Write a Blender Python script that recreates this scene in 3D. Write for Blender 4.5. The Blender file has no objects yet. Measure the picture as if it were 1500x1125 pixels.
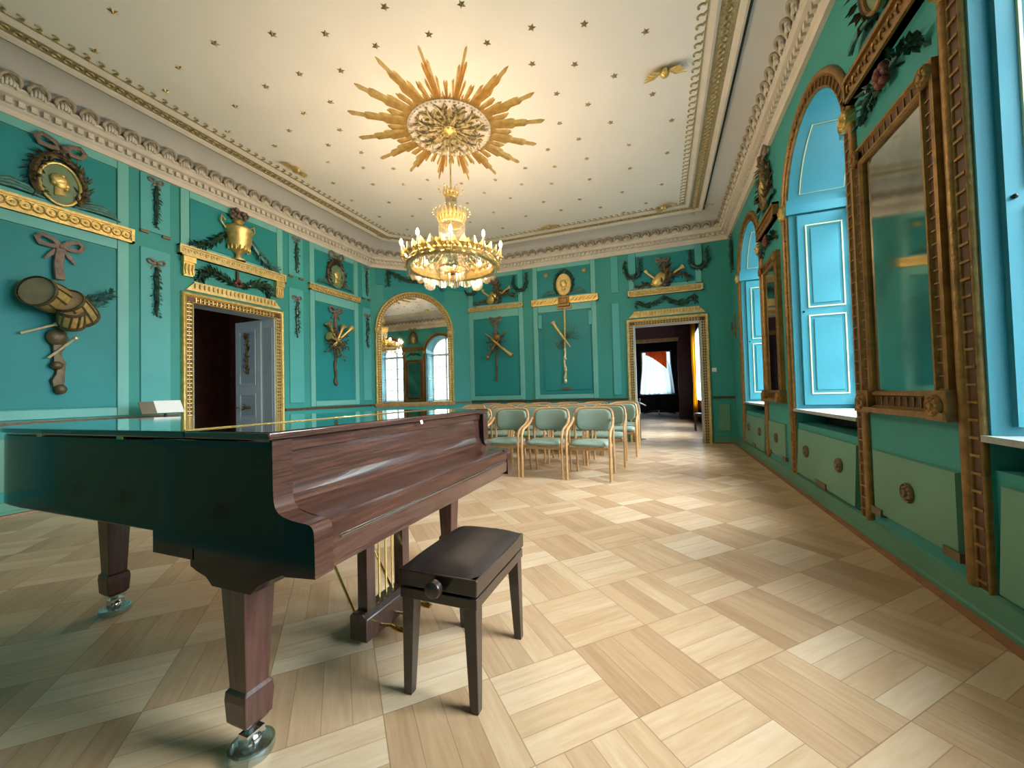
import bpy, bmesh, math, random
from mathutils import Vector, Matrix
C = bpy.context.scene.collection
PI = math.pi
rnd = random.Random(7)

# ------------------------------------------------------------------ room numbers (metres)
XL, XR, YF, YB, ZC = -6.41, 1.41, 9.15, -0.30, 4.78
YCH = 7.40                       # where the left wall turns into the angled corner wall
XCH = XL + (YF - YCH)
EYE = 1.15

# ------------------------------------------------------------------ materials
def nodes(m):
    m.use_nodes = True
    nt = m.node_tree
    return nt, nt.nodes, nt.links, nt.nodes['Principled BSDF']

def mat(name, col, rough=.5, metal=0., var=.12, vscale=6., bump=0., bscale=40., coat=0., spec=.5, stretch=None, col2=None):
    m = bpy.data.materials.new(name)
    nt, N, L, P = nodes(m)
    P.inputs['Roughness'].default_value = rough
    P.inputs['Metallic'].default_value = metal
    P.inputs['Coat Weight'].default_value = coat
    P.inputs['Coat Roughness'].default_value = .06
    P.inputs['Specular IOR Level'].default_value = spec
    tc = N.new('ShaderNodeTexCoord')
    mp = N.new('ShaderNodeMapping')
    if stretch: mp.inputs['Scale'].default_value = stretch
    L.new(tc.outputs['Object'], mp.inputs['Vector'])
    nz = N.new('ShaderNodeTexNoise')
    nz.inputs['Scale'].default_value = vscale
    nz.inputs['Detail'].default_value = 5
    L.new(mp.outputs['Vector'], nz.inputs['Vector'])
    cr = N.new('ShaderNodeValToRGB')
    c2 = col2 or [c * (1 + var) for c in col]
    c1 = [c * (1 - var) for c in col]
    cr.color_ramp.elements[0].position = .3
    cr.color_ramp.elements[1].position = .7
    cr.color_ramp.elements[0].color = (*c1, 1)
    cr.color_ramp.elements[1].color = (*c2, 1)
    L.new(nz.outputs['Fac'], cr.inputs['Fac'])
    L.new(cr.outputs['Color'], P.inputs['Base Color'])
    if bump:
        n2 = N.new('ShaderNodeTexNoise'); n2.inputs['Scale'].default_value = bscale; n2.inputs['Detail'].default_value = 3
        L.new(mp.outputs['Vector'], n2.inputs['Vector'])
        b = N.new('ShaderNodeBump'); b.inputs['Strength'].default_value = bump; b.inputs['Distance'].default_value = .01
        L.new(n2.outputs['Fac'], b.inputs['Height'])
        L.new(b.outputs['Normal'], P.inputs['Normal'])
    return m

M = {}
M['teal'] = mat('teal_wall_paint', (.04, .275, .255), .55, var=.08, vscale=1.5, spec=.28)
M['teal_light'] = mat('light_teal_moulding_paint', (.155, .44, .41), .5, var=.06, vscale=2, spec=.28)
M['teal_strip'] = mat('pilaster_teal_paint', (.08, .37, .375), .5, var=.06, vscale=2, spec=.28)
M['teal_panel'] = mat('panel_teal_paint', (.016, .225, .24), .5, var=.08, vscale=1.2, spec=.28)
M['teal_niche'] = mat('window_niche_teal_paint', (.035, .235, .30), .45, var=.04, vscale=2)
M['niche_gold'] = mat('shutter_gilt_line', (.62, .66, .42), .45, var=.1)
M['dado'] = mat('dado_teal_paint', (.08, .235, .16), .5, var=.08, vscale=2)
M['dado_light'] = mat('dado_panel_paint', (.11, .27, .185), .5, var=.08, vscale=2)
M['cream'] = mat('cornice_cream', (.62, .55, .47), .6, var=.06, vscale=5, bump=.15)
M['leafcream'] = mat('cornice_leaf_umber', (.36, .30, .22), .6, var=.25, vscale=14, bump=.4)
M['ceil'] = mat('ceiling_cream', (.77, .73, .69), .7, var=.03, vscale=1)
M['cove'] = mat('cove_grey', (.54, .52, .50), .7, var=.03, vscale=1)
M['khaki'] = mat('ceiling_khaki_gilding', (.42, .33, .17), .5, .3, var=.3, vscale=30, bump=.6, bscale=60)
M['gold'] = mat('gilding', (.70, .50, .18), .38, .7, var=.22, vscale=18, bump=.35, bscale=70)
M['gold_ray'] = mat('sunburst_gilding', (.70, .50, .20), .42, .5, var=.2, vscale=14, bump=.3, bscale=50)
M['star_gilt'] = mat('dull_star_gilding', (.36, .255, .12), .45, .3, var=.15)
M['gold_soft'] = mat('matt_gilding', (.62, .47, .20), .48, .45, var=.2, vscale=15, bump=.4, bscale=60)
M['gold_old'] = mat('aged_gilding', (.27, .145, .04), .42, .45, var=.3, vscale=18, bump=.35, bscale=70)
M['brown'] = mat('frame_brown_glaze', (.085, .035, .012), .45, .1, var=.3, vscale=20)
M['ribbon'] = mat('dusky_ribbon', (.17, .115, .085), .55, .15, var=.3, vscale=20, bump=.3)
M['leaf'] = mat('dark_green_leaf', (.022, .060, .038), .35, .1, var=.4, vscale=20)
M['leaf_teal'] = mat('verdigris_leaf', (.06, .18, .16), .35, .2, var=.4, vscale=20)
M['umber'] = mat('umber_bronze', (.105, .075, .035), .45, .3, var=.35, vscale=18, bump=.3)
M['plaster'] = mat('parchment', (.34, .25, .15), .55, .1, var=.15, vscale=12)
M['medal'] = mat('medallion_olive', (.14, .22, .12), .5, var=.12)
M['silver'] = mat('pale_gilt', (.72, .62, .40), .35, .6, var=.2, vscale=20)
M['rosetted'] = mat('dull_red_flower', (.16, .035, .025), .5, var=.3, vscale=20)
M['greydoor'] = mat('grey_blue_door_paint', (.36, .42, .45), .45, var=.06)
M['greydoor2'] = mat('grey_door_recess', (.27, .33, .36), .45, var=.06)
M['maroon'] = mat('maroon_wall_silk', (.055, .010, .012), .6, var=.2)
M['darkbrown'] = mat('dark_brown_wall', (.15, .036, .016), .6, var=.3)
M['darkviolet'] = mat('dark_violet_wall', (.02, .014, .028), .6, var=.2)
M['mahogany'] = mat('polished_mahogany', (.050, .017, .011), .26, var=.3, vscale=7, coat=.9, stretch=(12, .6, 12), col2=(.095, .036, .024))
M['mahog_leg'] = mat('polished_mahogany_leg', (.050, .016, .012), .3, var=.3, vscale=6, coat=.5, stretch=(10, 10, .7), col2=(.09, .032, .024))
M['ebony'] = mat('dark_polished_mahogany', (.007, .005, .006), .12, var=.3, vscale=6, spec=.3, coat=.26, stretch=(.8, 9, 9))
M['lidtop'] = mat('piano_lid_lacquer', (.016, .008, .006), .05, var=.2, vscale=6, coat=1., stretch=(.8, 9, 9))
M['brass'] = mat('brass', (.80, .60, .22), .2, 1., var=.05)
M['chrome'] = mat('steel', (.62, .62, .62), .15, 1., var=.05)
M['blackmetal'] = mat('black_metal', (.02, .02, .02), .35, .6)
M['leather'] = mat('brown_leather', (.026, .017, .014), .42, spec=.25, var=.2, vscale=10, bump=.12, bscale=180)
M['benchwood'] = mat('dark_bench_wood', (.022, .010, .007), .3, var=.25, vscale=8, coat=.5, stretch=(6, .8, 6))
M['benchleg'] = mat('dark_bench_leg_wood', (.022, .010, .007), .3, var=.25, vscale=8, coat=.5, stretch=(6, 6, .8))
M['beech'] = mat('beech_wood', (.56, .31, .135), .38, var=.1, vscale=8, coat=.2)
M['fabric'] = mat('sage_green_fabric', (.235, .30, .245), .85, var=.07, vscale=60, bump=.2, bscale=250, spec=.2)
M['white'] = mat('white_paper', (.78, .79, .80), .6, var=.02)
M['greyplate'] = mat('grey_stand_metal', (.16, .15, .11), .5, .2)
M['plate'] = mat('bronze_plate', (.16, .11, .06), .5, .3, var=.2)
M['darkwood'] = mat('dark_table_wood', (.03, .015, .012), .35)
M['winwhite'] = mat('window_white_paint', (.72, .75, .74), .5, var=.03)
M['stone'] = mat('sill_stone', (.30, .32, .32), .4, var=.15, vscale=20)
M['dark'] = mat('dark_recess', (.012, .02, .02), .7)
M['shoe'] = mat('brown_floor_moulding', (.22, .085, .030), .45, var=.2, vscale=10)


def mixglass(name, tint, gloss, fac, rough=.03):
    m = bpy.data.materials.new(name); m.use_nodes = True
    nt = m.node_tree; N = nt.nodes; L = nt.links
    N.remove(N['Principled BSDF'])
    t = N.new('ShaderNodeBsdfTransparent'); t.inputs['Color'].default_value = (*tint, 1)
    g = N.new('ShaderNodeBsdfGlossy'); g.inputs['Color'].default_value = (*gloss, 1); g.inputs['Roughness'].default_value = rough
    mx = N.new('ShaderNodeMixShader'); mx.inputs['Fac'].default_value = fac
    L.new(t.outputs[0], mx.inputs[1]); L.new(g.outputs[0], mx.inputs[2])
    L.new(mx.outputs[0], N['Material Output'].inputs['Surface'])
    return m
M['glass'] = mixglass('window_glass', (.97, .99, .99), (1, 1, 1), .05)
M['crystal'] = mixglass('crystal', (.93, .93, .92), (1, .95, .85), .34, .14)

M['cup'] = mixglass('pale_caster_cup', (.72, .84, .88), (.8, .95, 1), .4, .12)
def sheer(name='sheer_curtain', col=(.85, .9, .95), tr=.35):
    m = bpy.data.materials.new(name); m.use_nodes = True
    nt = m.node_tree; N = nt.nodes; L = nt.links
    N.remove(N['Principled BSDF'])
    t = N.new('ShaderNodeBsdfTranslucent'); t.inputs['Color'].default_value = (*col, 1)
    d = N.new('ShaderNodeBsdfTransparent')
    mx = N.new('ShaderNodeMixShader'); mx.inputs['Fac'].default_value = tr
    L.new(t.outputs[0], mx.inputs[1]); L.new(d.outputs[0], mx.inputs[2])
    L.new(mx.outputs[0], N['Material Output'].inputs['Surface'])
    return m
M['sheer'] = sheer()
M['yellow'] = sheer('yellow_curtain_silk', (.80, .52, .05), .04)
M['valance'] = sheer('red_orange_valance', (.62, .15, .04), .03)

def mirror_mat(name, col, rough):
    m = bpy.data.materials.new(name)
    nt, N, L, P = nodes(m)
    P.inputs['Metallic'].default_value = 1
    tc = N.new('ShaderNodeTexCoord'); nz = N.new('ShaderNodeTexNoise'); nz.inputs['Scale'].default_value = 2.2; nz.inputs['Detail'].default_value = 6
    L.new(tc.outputs['Object'], nz.inputs['Vector'])
    cr = N.new('ShaderNodeValToRGB'); cr.color_ramp.elements[0].position = .33; cr.color_ramp.elements[1].position = .6
    cr.color_ramp.elements[0].color = (*[c * .62 for c in col], 1); cr.color_ramp.elements[1].color = (*col, 1)
    L.new(nz.outputs['Fac'], cr.inputs['Fac']); L.new(cr.outputs['Color'], P.inputs['Base Color'])
    mr = N.new('ShaderNodeMapRange'); mr.inputs['From Min'].default_value = .3; mr.inputs['From Max'].default_value = .7
    mr.inputs['To Min'].default_value = rough * 2.2; mr.inputs['To Max'].default_value = rough
    L.new(nz.outputs['Fac'], mr.inputs['Value']); L.new(mr.outputs['Result'], P.inputs['Roughness'])
    return m
M['mirror'] = mirror_mat('old_mirror_glass', (.72, .72, .68), .012)
M['mirror_dull'] = mirror_mat('clouded_mirror_glass', (.62, .62, .54), .04)

def flame_mat():
    m = bpy.data.materials.new('lit_candle_bulb'); m.use_nodes = True
    nt = m.node_tree; N = nt.nodes; L = nt.links
    N.remove(N['Principled BSDF'])
    e = N.new('ShaderNodeEmission'); e.inputs['Color'].default_value = (1, .79, .54, 1); e.inputs['Strength'].default_value = FLAME
    L.new(e.outputs[0], N['Material Output'].inputs['Surface'])
    return m
FLAME = 1150.
M['flame'] = flame_mat()

def floor_mat():
    m = bpy.data.materials.new('oak_parquet_squares')
    nt, N, L, P = nodes(m)
    def math_(op, a, b=None, c=None):
        n = N.new('ShaderNodeMath'); n.operation = op
        for i, v in enumerate((a, b, c)):
            if v is None: continue
            if isinstance(v, (int, float)): n.inputs[i].default_value = v
            else: L.new(v, n.inputs[i])
        return n.outputs[0]
    tc = N.new('ShaderNodeTexCoord')
    mp = N.new('ShaderNodeMapping'); mp.vector_type = 'TEXTURE'
    S = .409
    mp.inputs['Location'].default_value = (-.112, 2.03, 0); mp.inputs['Rotation'].default_value = (0, 0, PI / 4); mp.inputs['Scale'].default_value = (S, S, S)
    L.new(tc.outputs['Object'], mp.inputs['Vector'])
    sp = N.new('ShaderNodeSeparateXYZ'); L.new(mp.outputs['Vector'], sp.inputs[0])
    x, y = sp.outputs[0], sp.outputs[1]
    ix, iy = math_('FLOOR', x), math_('FLOOR', y)
    fx, fy = math_('SUBTRACT', x, ix), math_('SUBTRACT', y, iy)
    par = math_('FLOORED_MODULO', math_('ADD', ix, iy), 2.)
    par = math_('GREATER_THAN', par, .5)
    def mix(a, b):      # par ? b : a
        return math_('ADD', math_('MULTIPLY', a, math_('SUBTRACT', 1., par)), math_('MULTIPLY', b, par))
    across = mix(fx, fy)            # coordinate across the planks
    along = mix(fy, fx)
    pk = math_('MULTIPLY', across, 4.)
    ip = math_('FLOOR', pk)
    fp = math_('SUBTRACT', pk, ip)
    cmb = N.new('ShaderNodeCombineXYZ')
    L.new(math_('ADD', ix, math_('MULTIPLY', ip, 17.3)), cmb.inputs[0]); L.new(iy, cmb.inputs[1]); L.new(ip, cmb.inputs[2])
    wn = N.new('ShaderNodeTexWhiteNoise'); L.new(cmb.outputs[0], wn.inputs['Vector'])
    cm2 = N.new('ShaderNodeCombineXYZ'); L.new(ix, cm2.inputs[0]); L.new(iy, cm2.inputs[1])
    wt = N.new('ShaderNodeTexWhiteNoise'); L.new(cm2.outputs[0], wt.inputs['Vector'])
    gv = N.new('ShaderNodeCombineXYZ')
    L.new(math_('MULTIPLY', across, 16.), gv.inputs[0]); L.new(math_('MULTIPLY', along, 1.6), gv.inputs[1])
    L.new(math_('ADD', math_('MULTIPLY', wn.outputs['Value'], 50.), math_('MULTIPLY', wt.outputs['Value'], 31.)), gv.inputs[2])
    gn = N.new('ShaderNodeTexNoise'); gn.inputs['Scale'].default_value = 1.; gn.inputs['Detail'].default_value = 6; gn.inputs['Roughness'].default_value = .6
    L.new(gv.outputs[0], gn.inputs['Vector'])
    v = math_('ADD', math_('MULTIPLY', wn.outputs['Value'], .26), math_('MULTIPLY', wt.outputs['Value'], .14))
    v = math_('ADD', v, math_('MULTIPLY', math_('SUBTRACT', gn.outputs['Fac'], .5), .55))
    v = math_('ADD', v, math_('ADD', math_('MULTIPLY', par, SHEEN_TINT), .18))
    cr = N.new('ShaderNodeValToRGB')
    e = cr.color_ramp.elements
    e[0].position = .0; e[0].color = (.29, .15, .070, 1)
    e[1].position = 1.; e[1].color = (.74, .58, .42, 1)
    k = e.new(.45); k.color = (.50, .315, .18, 1)
    L.new(v, cr.inputs['Fac'])
    # fine dark joints between planks and between tiles
    def edge(f, w):
        return math_('LESS_THAN', math_('MINIMUM', f, math_('SUBTRACT', 1., f)), w)
    gap = math_('MAXIMUM', math_('MULTIPLY', edge(fp, .016), .45), math_('MULTIPLY', math_('MAXIMUM', edge(fx, .0045), edge(fy, .0045)), .6))
    mc = N.new('ShaderNodeMix'); mc.data_type = 'RGBA'
    L.new(gap, mc.inputs['Factor']); L.new(cr.outputs['Color'], mc.inputs['A']); mc.inputs['B'].default_value = (.13, .06, .025, 1)
    L.new(mc.outputs['Result'], P.inputs['Base Color'])
    rr = N.new('ShaderNodeMapRange'); rr.inputs['To Min'].default_value = .31; rr.inputs['To Max'].default_value = .50
    L.new(gn.outputs['Fac'], rr.inputs['Value']); L.new(rr.outputs['Result'], P.inputs['Roughness'])
    b = N.new('ShaderNodeBump'); b.inputs['Strength'].default_value = .12; b.inputs['Distance'].default_value = .004
    L.new(gn.outputs['Fac'], b.inputs['Height']); L.new(b.outputs['Normal'], P.inputs['Normal'])
    return m
SHEEN_TINT = .17  # lighter tint on alternate tiles, painted in place of their directional sheen
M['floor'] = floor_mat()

# ------------------------------------------------------------------ mesh builder
ORN = [False]            # True while wall ornaments are carved: nothing sinks into the wall
class MB:
    """collects shapes (optionally through a local frame) for ONE mesh object"""
    def __init__(s, frame=None):
        s.bm = bmesh.new(); s.F = frame or Matrix.Identity(4); s.mi = 0; s.wallF = frame is not None
    def v(s, p):
        if ORN[0] and s.wallF and p[2] < .001: p = (p[0], p[1], .001)
        return s.bm.verts.new(s.F @ Vector(p))
    def f(s, vs):
        try:
            f = s.bm.faces.new(vs); f.material_index = s.mi; return f
        except ValueError: return None
    def m(s, i): s.mi = i; return s
    def grid(s, rows, cu=False, cv=False, cap=False):
        V = [[s.v(p) for p in r] for r in rows]
        n, k = len(V), len(V[0])
        for i in range(n if cu else n - 1):
            for j in range(k if cv else k - 1):
                s.f([V[i][j], V[i][(j + 1) % k], V[(i + 1) % n][(j + 1) % k], V[(i + 1) % n][j]])
        if cap:
            if cv:
                s.f(V[0][::-1]); s.f(V[-1])
        return s
    def box(s, a, b, tap=0.):
        (x0, y0, z0), (x1, y1, z1) = a, b
        x0, x1 = sorted((x0, x1)); y0, y1 = sorted((y0, y1)); z0, z1 = sorted((z0, z1))
        t = tap
        P = [(x0, y0, z0), (x1, y0, z0), (x1, y1, z0), (x0, y1, z0), (x0 + t, y0 + t, z1), (x1 - t, y0 + t, z1), (x1 - t, y1 - t, z1), (x0 + t, y1 - t, z1)]
        V = [s.v(p) for p in P]
        for q in ((3, 2, 1, 0), (4, 5, 6, 7), (0, 1, 5, 4), (1, 2, 6, 5), (2, 3, 7, 6), (3, 0, 4, 7)): s.f([V[i] for i in q])
        return s
    def prism(s, poly, z0, z1, ax=2):
        """polygon in the two other axes, extruded along axis ax"""
        def mk(p, z):
            if ax == 2: return (p[0], p[1], z)
            if ax == 1: return (p[0], z, p[1])
            return (z, p[0], p[1])
        A = [s.v(mk(p, z0)) for p in poly]; B = [s.v(mk(p, z1)) for p in poly]
        s.f(A[::-1]); s.f(B)
        for i in range(len(poly)):
            j = (i + 1) % len(poly); s.f([A[i], A[j], B[j], B[i]])
        return s
    def tube(s, path, r, n=8, cap=True, flat=1., up=None):
        path = [Vector(p) for p in path]
        rs = r if isinstance(r, (list, tuple)) else [r] * len(path)
        rows = []; prev = None
        for i, p in enumerate(path):
            t = (path[min(i + 1, len(path) - 1)] - path[max(i - 1, 0)])
            if t.length < 1e-9: t = Vector((0, 0, 1))
            t.normalize()
            if prev is None:
                a = Vector(up) if up else (Vector((0, 0, 1)) if abs(t.z) < .9 else Vector((1, 0, 0)))
                prev = a
            x = prev - t * prev.dot(t)
            if x.length < 1e-6: x = t.orthogonal()
            x.normalize(); y = t.cross(x); prev = x
            rows.append([p + x * (math.cos(2 * PI * k / n) * rs[i] * flat) + y * (math.sin(2 * PI * k / n) * rs[i]) for k in range(n)])
        return s.grid(rows, cv=True, cap=cap)
    def lathe(s, prof, c=(0, 0, 0), n=24, ax=2, a0=0., a1=2 * PI):
        full = abs(a1 - a0 - 2 * PI) < 1e-6
        rows = []
        for k in range(n if full else n + 1):
            a = a0 + (a1 - a0) * k / n
            row = []
            for r, h in prof:
                q = (r * math.cos(a), r * math.sin(a), h)
                if ax == 1: q = (q[0], q[2], q[1])
                elif ax == 0: q = (q[2], q[0], q[1])
                row.append((c[0] + q[0], c[1] + q[1], c[2] + q[2]))
            rows.append(row)
        return s.grid(rows, cu=full)
    def ball(s, c, r, n=10, k=7):
        r = r if isinstance(r, (tuple, list)) else (r, r, r)
        rows = [[(c[0] + r[0] * math.sin(PI * j / k) * math.cos(2 * PI * i / n), c[1] + r[1] * math.sin(PI * j / k) * math.sin(2 * PI * i / n), c[2] + r[2] * math.cos(PI * j / k)) for j in range(k + 1)] for i in range(n)]
        return s.grid(rows, cu=True)
    def leaf(s, p, d, nrm, l, w, t):
        """closed pointed leaf: from p along d, facing nrm"""
        p = Vector(p); d = Vector(d).normalized(); n = Vector(nrm); n = (n - d * n.dot(d))
        if n.length < 1e-6: n = d.orthogonal()
        n.normalize(); sd = d.cross(n)
        q = p + d * l * .45
        V = [s.v(x) for x in (p, q + sd * w / 2, p + d * l - n * t * .6, q - sd * w / 2, q + n * t, q - n * t * .5)]
        for a, b in ((0, 1), (1, 2), (2, 3), (3, 0)):
            s.f([V[a], V[b], V[4]]); s.f([V[b], V[a], V[5]])
        return s
    def leafrope(s, path, r, n, l, seed=1, core=.55, rr=None):
        R = random.Random(seed); path = [Vector(p) for p in path]
        if core: s.tube(path, [r * core * (rr[i] if rr else 1) for i in range(len(path))], 6)
        L_ = [(path[i + 1] - path[i]).length for i in range(len(path) - 1)]; T = sum(L_)
        for i in range(n):
            t = T * (i + R.random() * .8) / n; k = 0
            while k < len(L_) - 1 and t > L_[k]: t -= L_[k]; k += 1
            d = (path[k + 1] - path[k]).normalized(); p = path[k] + d * min(t, L_[k])
            f = 1 if not rr else rr[k]
            a = d.orthogonal(); a = Matrix.Rotation(R.random() * 2 * PI, 3, d) @ a
            s.leaf(p + a * r * .35 * f, d * .75 + a * .75, a, l * (.7 + .5 * R.random()) * (.5 + .5 * f), l * .5, l * .12)
        return s
    def sweep(s, path, prof, closed=False, endcap=True):
        """path: 2-D points; prof: (offset to the left of the path, third coordinate) mitred at corners"""
        P = [Vector((p[0], p[1])) for p in path]; n = len(P); rows = []
        for i in range(n):
            a = P[i] - P[i - 1] if (i > 0 or closed) else P[1] - P[0]
            b = P[(i + 1) % n] - P[i] if (i < n - 1 or closed) else P[i] - P[i - 1]
            a.normalize(); b.normalize()
            na, nb = Vector((-a.y, a.x)), Vector((-b.y, b.x))
            mm = na + nb; mm = mm / max(.2, mm.dot(na))
            rows.append([(P[i].x + mm.x * o, P[i].y + mm.y * o, h) for o, h in prof])
        s.grid(rows, cu=closed)
        return s

def along(path, step, start=0.):
    """points, tangents spaced along a 2-D polyline"""
    P = [Vector((p[0], p[1])) for p in path]; out = []; pos = start
    for i in range(len(P) - 1):
        d = P[i + 1] - P[i]; l = d.length
        if l < 1e-9: continue
        t = d / l
        while pos <= l: out.append((P[i] + t * pos, t)); pos += step
        pos -= l
    return out

def mesh_of(b, name, mats, smooth, ang):
    bmesh.ops.remove_doubles(b.bm, verts=b.bm.verts, dist=1e-5)
    bmesh.ops.recalc_face_normals(b.bm, faces=b.bm.faces)
    me = bpy.data.meshes.new(name); b.bm.to_mesh(me); b.bm.free()
    for k in (mats if isinstance(mats, (list, tuple)) else [mats]): me.materials.append(M[k])
    if smooth:
        me.polygons.foreach_set('use_smooth', [True] * len(me.polygons))
        me.set_sharp_from_angle(angle=math.radians(ang))
    return me

def obj(name, b, mats, parent=None, smooth=True, ang=38, base=False):
    """links the builder's shapes as ONE mesh object, its origin at its own middle (or at its base)"""
    me = mesh_of(b, name, mats, smooth, ang)
    lo = Vector((1e9,) * 3); hi = Vector((-1e9,) * 3)
    for v in me.vertices:
        for i in range(3): lo[i] = min(lo[i], v.co[i]); hi[i] = max(hi[i], v.co[i])
    c = (lo + hi) / 2
    if base or parent is None: c.z = lo.z
    me.transform(Matrix.Translation(-c))
    o = bpy.data.objects.new(name, me); C.objects.link(o)
    o.location = c
    if parent is not None:
        o.parent = parent; w = Vector((0, 0, 0)); q = parent
        while q is not None: w += q.location; q = q.parent
        o.location = c - w
    return o

def bevel(o, w, seg=2):
    md = o.modifiers.new('edge', 'BEVEL'); md.width = w; md.segments = seg; md.limit_method = 'ANGLE'; md.angle_limit = math.radians(40)
    return o

def thing(name, label, cat, loc, group=None):
    o = bpy.data.objects.new(name, None); C.objects.link(o); o.location = loc; o.empty_display_size = .1
    o['label'] = label; o['category'] = cat
    if group: o['group'] = group
    return o
def tag(o, label, cat, group=None, kind=None):
    o['label'] = label; o['category'] = cat
    if group: o['group'] = group
    if kind: o['kind'] = kind
    return o
def struct(o, label=None):
    o['kind'] = 'structure'
    if label: o['label'] = label; o['category'] = label.split('|')[-1] if '|' in label else 'structure'
    return o
def sroot(name, loc, label, cat):
    o = bpy.data.objects.new(name, None); C.objects.link(o); o.location = loc; o['kind'] = 'structure'; o['label'] = label; o['category'] = cat
    return o
def dup(root, loc, label, rz=None):
    r = root.copy(); C.objects.link(r); r.location = loc; r['label'] = label
    if rz is not None: r.rotation_euler.z = rz
    for ch in list(root.children):
        c = ch.copy(); C.objects.link(c); c.parent = r
        for g in list(ch.children):
            d = g.copy(); C.objects.link(d); d.parent = c
    return r

def frame(o, u, n):
    u = Vector(u); n = Vector(n); z = Vector((0, 0, 1))
    m = Matrix.Identity(4)
    for i in range(3): m[i][0] = u[i]; m[i][1] = z[i]; m[i][2] = n[i]; m[i][3] = o[i]
    return m
s2 = 2 ** -.5
FL = frame((XL, 0, 0), (0, 1, 0), (1, 0, 0))          # left wall: u = world Y
FF = frame((0, YF, 0), (1, 0, 0), (0, -1, 0))         # far wall: u = world X
FR = frame((XR, 0, 0), (0, -1, 0), (-1, 0, 0))        # window wall: u = -world Y
FC = frame((XL, YCH, 0), (s2, s2, 0), (s2, -s2, 0))   # angled corner wall
FB = frame((0, YB, 0), (-1, 0, 0), (0, 1, 0))         # wall behind the camera: u = -world X
def W(F, u, v, d=0.): return F @ Vector((u, v, d))

# ------------------------------------------------------------------ shell
def setting(name, b, mats, label, cat, smooth=False, **k):
    o = obj(name, b, mats, smooth=smooth, **k); o['kind'] = 'structure'; o['label'] = label; o['category'] = cat
    return o

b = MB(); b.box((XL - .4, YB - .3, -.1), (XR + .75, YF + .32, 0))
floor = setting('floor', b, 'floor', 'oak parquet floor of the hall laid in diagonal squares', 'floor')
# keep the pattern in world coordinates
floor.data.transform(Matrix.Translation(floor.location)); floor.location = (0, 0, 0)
b = MB(); b.box((XL - .4, YB - .3, ZC), (XR + .75, YF + .32, ZC + .1))
ceiling = setting('ceiling', b, 'ceil', 'cream hall ceiling dotted with gilt stars', 'ceiling')

TH = .30
D1 = (3.63, 4.94, 2.62)        # left door opening along Y
D2 = (-.55, .82, 2.62)         # far door opening along X
b = MB(FL)
b.box((YB, 0, -TH), (D1[0], ZC, 0)); b.box((D1[1], 0, -TH), (YCH + .1, ZC, 0)); b.box((D1[0], D1[2], -TH), (D1[1], ZC, 0))
wall_left = setting('wall_left', b, 'teal', 'teal painted wall with the first gilt doorway, left of the piano', 'wall')
CW = (YF - YCH) / s2
b = MB(FC); b.box((-.12, 0, -TH), (CW + .12, ZC, 0))
wall_corner = setting('wall_corner', b, 'teal', 'teal angled corner wall carrying the arched mirror', 'wall')
b = MB(FF)
b.box((XCH - .1, 0, -TH), (D2[0], ZC, 0)); b.box((D2[1], 0, -TH), (XR + .3, ZC, 0)); b.box((D2[0], D2[2], -TH), (D2[1], ZC, 0))
wall_far = setting('wall_far', b, 'teal', 'teal far wall behind the rows of chairs', 'wall')
b = MB(FB); b.box((-XR - .5, 0, -.2), (-XL + .3, ZC, 0))
wall_front = setting('wall_front', b, 'teal', 'teal wall behind the viewpoint', 'wall')

# window wall with three arched niches
DEP = .62
WINS = [(6.60, 8.10), (3.73, 5.25), (.98, 2.48)]       # world Y ranges, far to near
ZSILL, ZSPR = .90, 3.10
def arc(u0, u1, zs, n=24, r=None, up=1.):
    c = (u0 + u1) / 2; r = r or (u1 - u0) / 2
    return [(c - r * math.cos(PI * i / n), zs + up * r * math.sin(PI * i / n)) for i in range(n + 1)]
b = MB(FR)
edges = [-YF - .3] + [e for (y0, y1) in WINS for e in (-y1, -y0)] + [-YB]
for i in range(0, len(edges), 2): b.box((edges[i], 0, -DEP), (edges[i + 1], ZC, 0))
for y0, y1 in WINS:
    u0, u1 = -y1, -y0
    b.box((u0, 0, -DEP), (u1, .74, -.015))
    b.box((u0, .74, -DEP), (u1, ZSILL - .03, -.28))
    b.prism(arc(u0, u1, ZSPR) + [(u1, ZC), (u0, ZC)], -DEP, 0)
wall_right = setting('wall_right', b, 'teal', 'teal window wall with three arched niches', 'wall')

# ------------------------------------------------------------------ adjoining rooms
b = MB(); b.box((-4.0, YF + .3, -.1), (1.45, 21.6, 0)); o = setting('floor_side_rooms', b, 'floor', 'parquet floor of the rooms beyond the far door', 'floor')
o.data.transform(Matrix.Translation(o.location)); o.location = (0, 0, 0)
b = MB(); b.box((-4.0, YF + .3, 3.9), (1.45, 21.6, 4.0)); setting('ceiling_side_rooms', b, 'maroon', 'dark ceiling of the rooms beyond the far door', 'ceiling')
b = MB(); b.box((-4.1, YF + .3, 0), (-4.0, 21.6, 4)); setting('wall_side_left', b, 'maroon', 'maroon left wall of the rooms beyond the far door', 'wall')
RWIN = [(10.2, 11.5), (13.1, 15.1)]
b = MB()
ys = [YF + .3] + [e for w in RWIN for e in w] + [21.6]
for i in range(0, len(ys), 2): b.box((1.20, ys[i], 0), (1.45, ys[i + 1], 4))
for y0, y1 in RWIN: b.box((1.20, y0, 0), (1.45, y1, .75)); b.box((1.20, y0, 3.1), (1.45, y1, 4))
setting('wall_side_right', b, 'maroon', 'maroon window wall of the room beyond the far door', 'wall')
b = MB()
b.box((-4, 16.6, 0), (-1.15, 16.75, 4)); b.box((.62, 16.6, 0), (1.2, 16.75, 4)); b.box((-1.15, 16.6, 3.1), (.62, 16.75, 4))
setting('wall_side_middle', b, 'maroon', 'maroon wall with the second doorway in line with the far door', 'wall')
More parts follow.
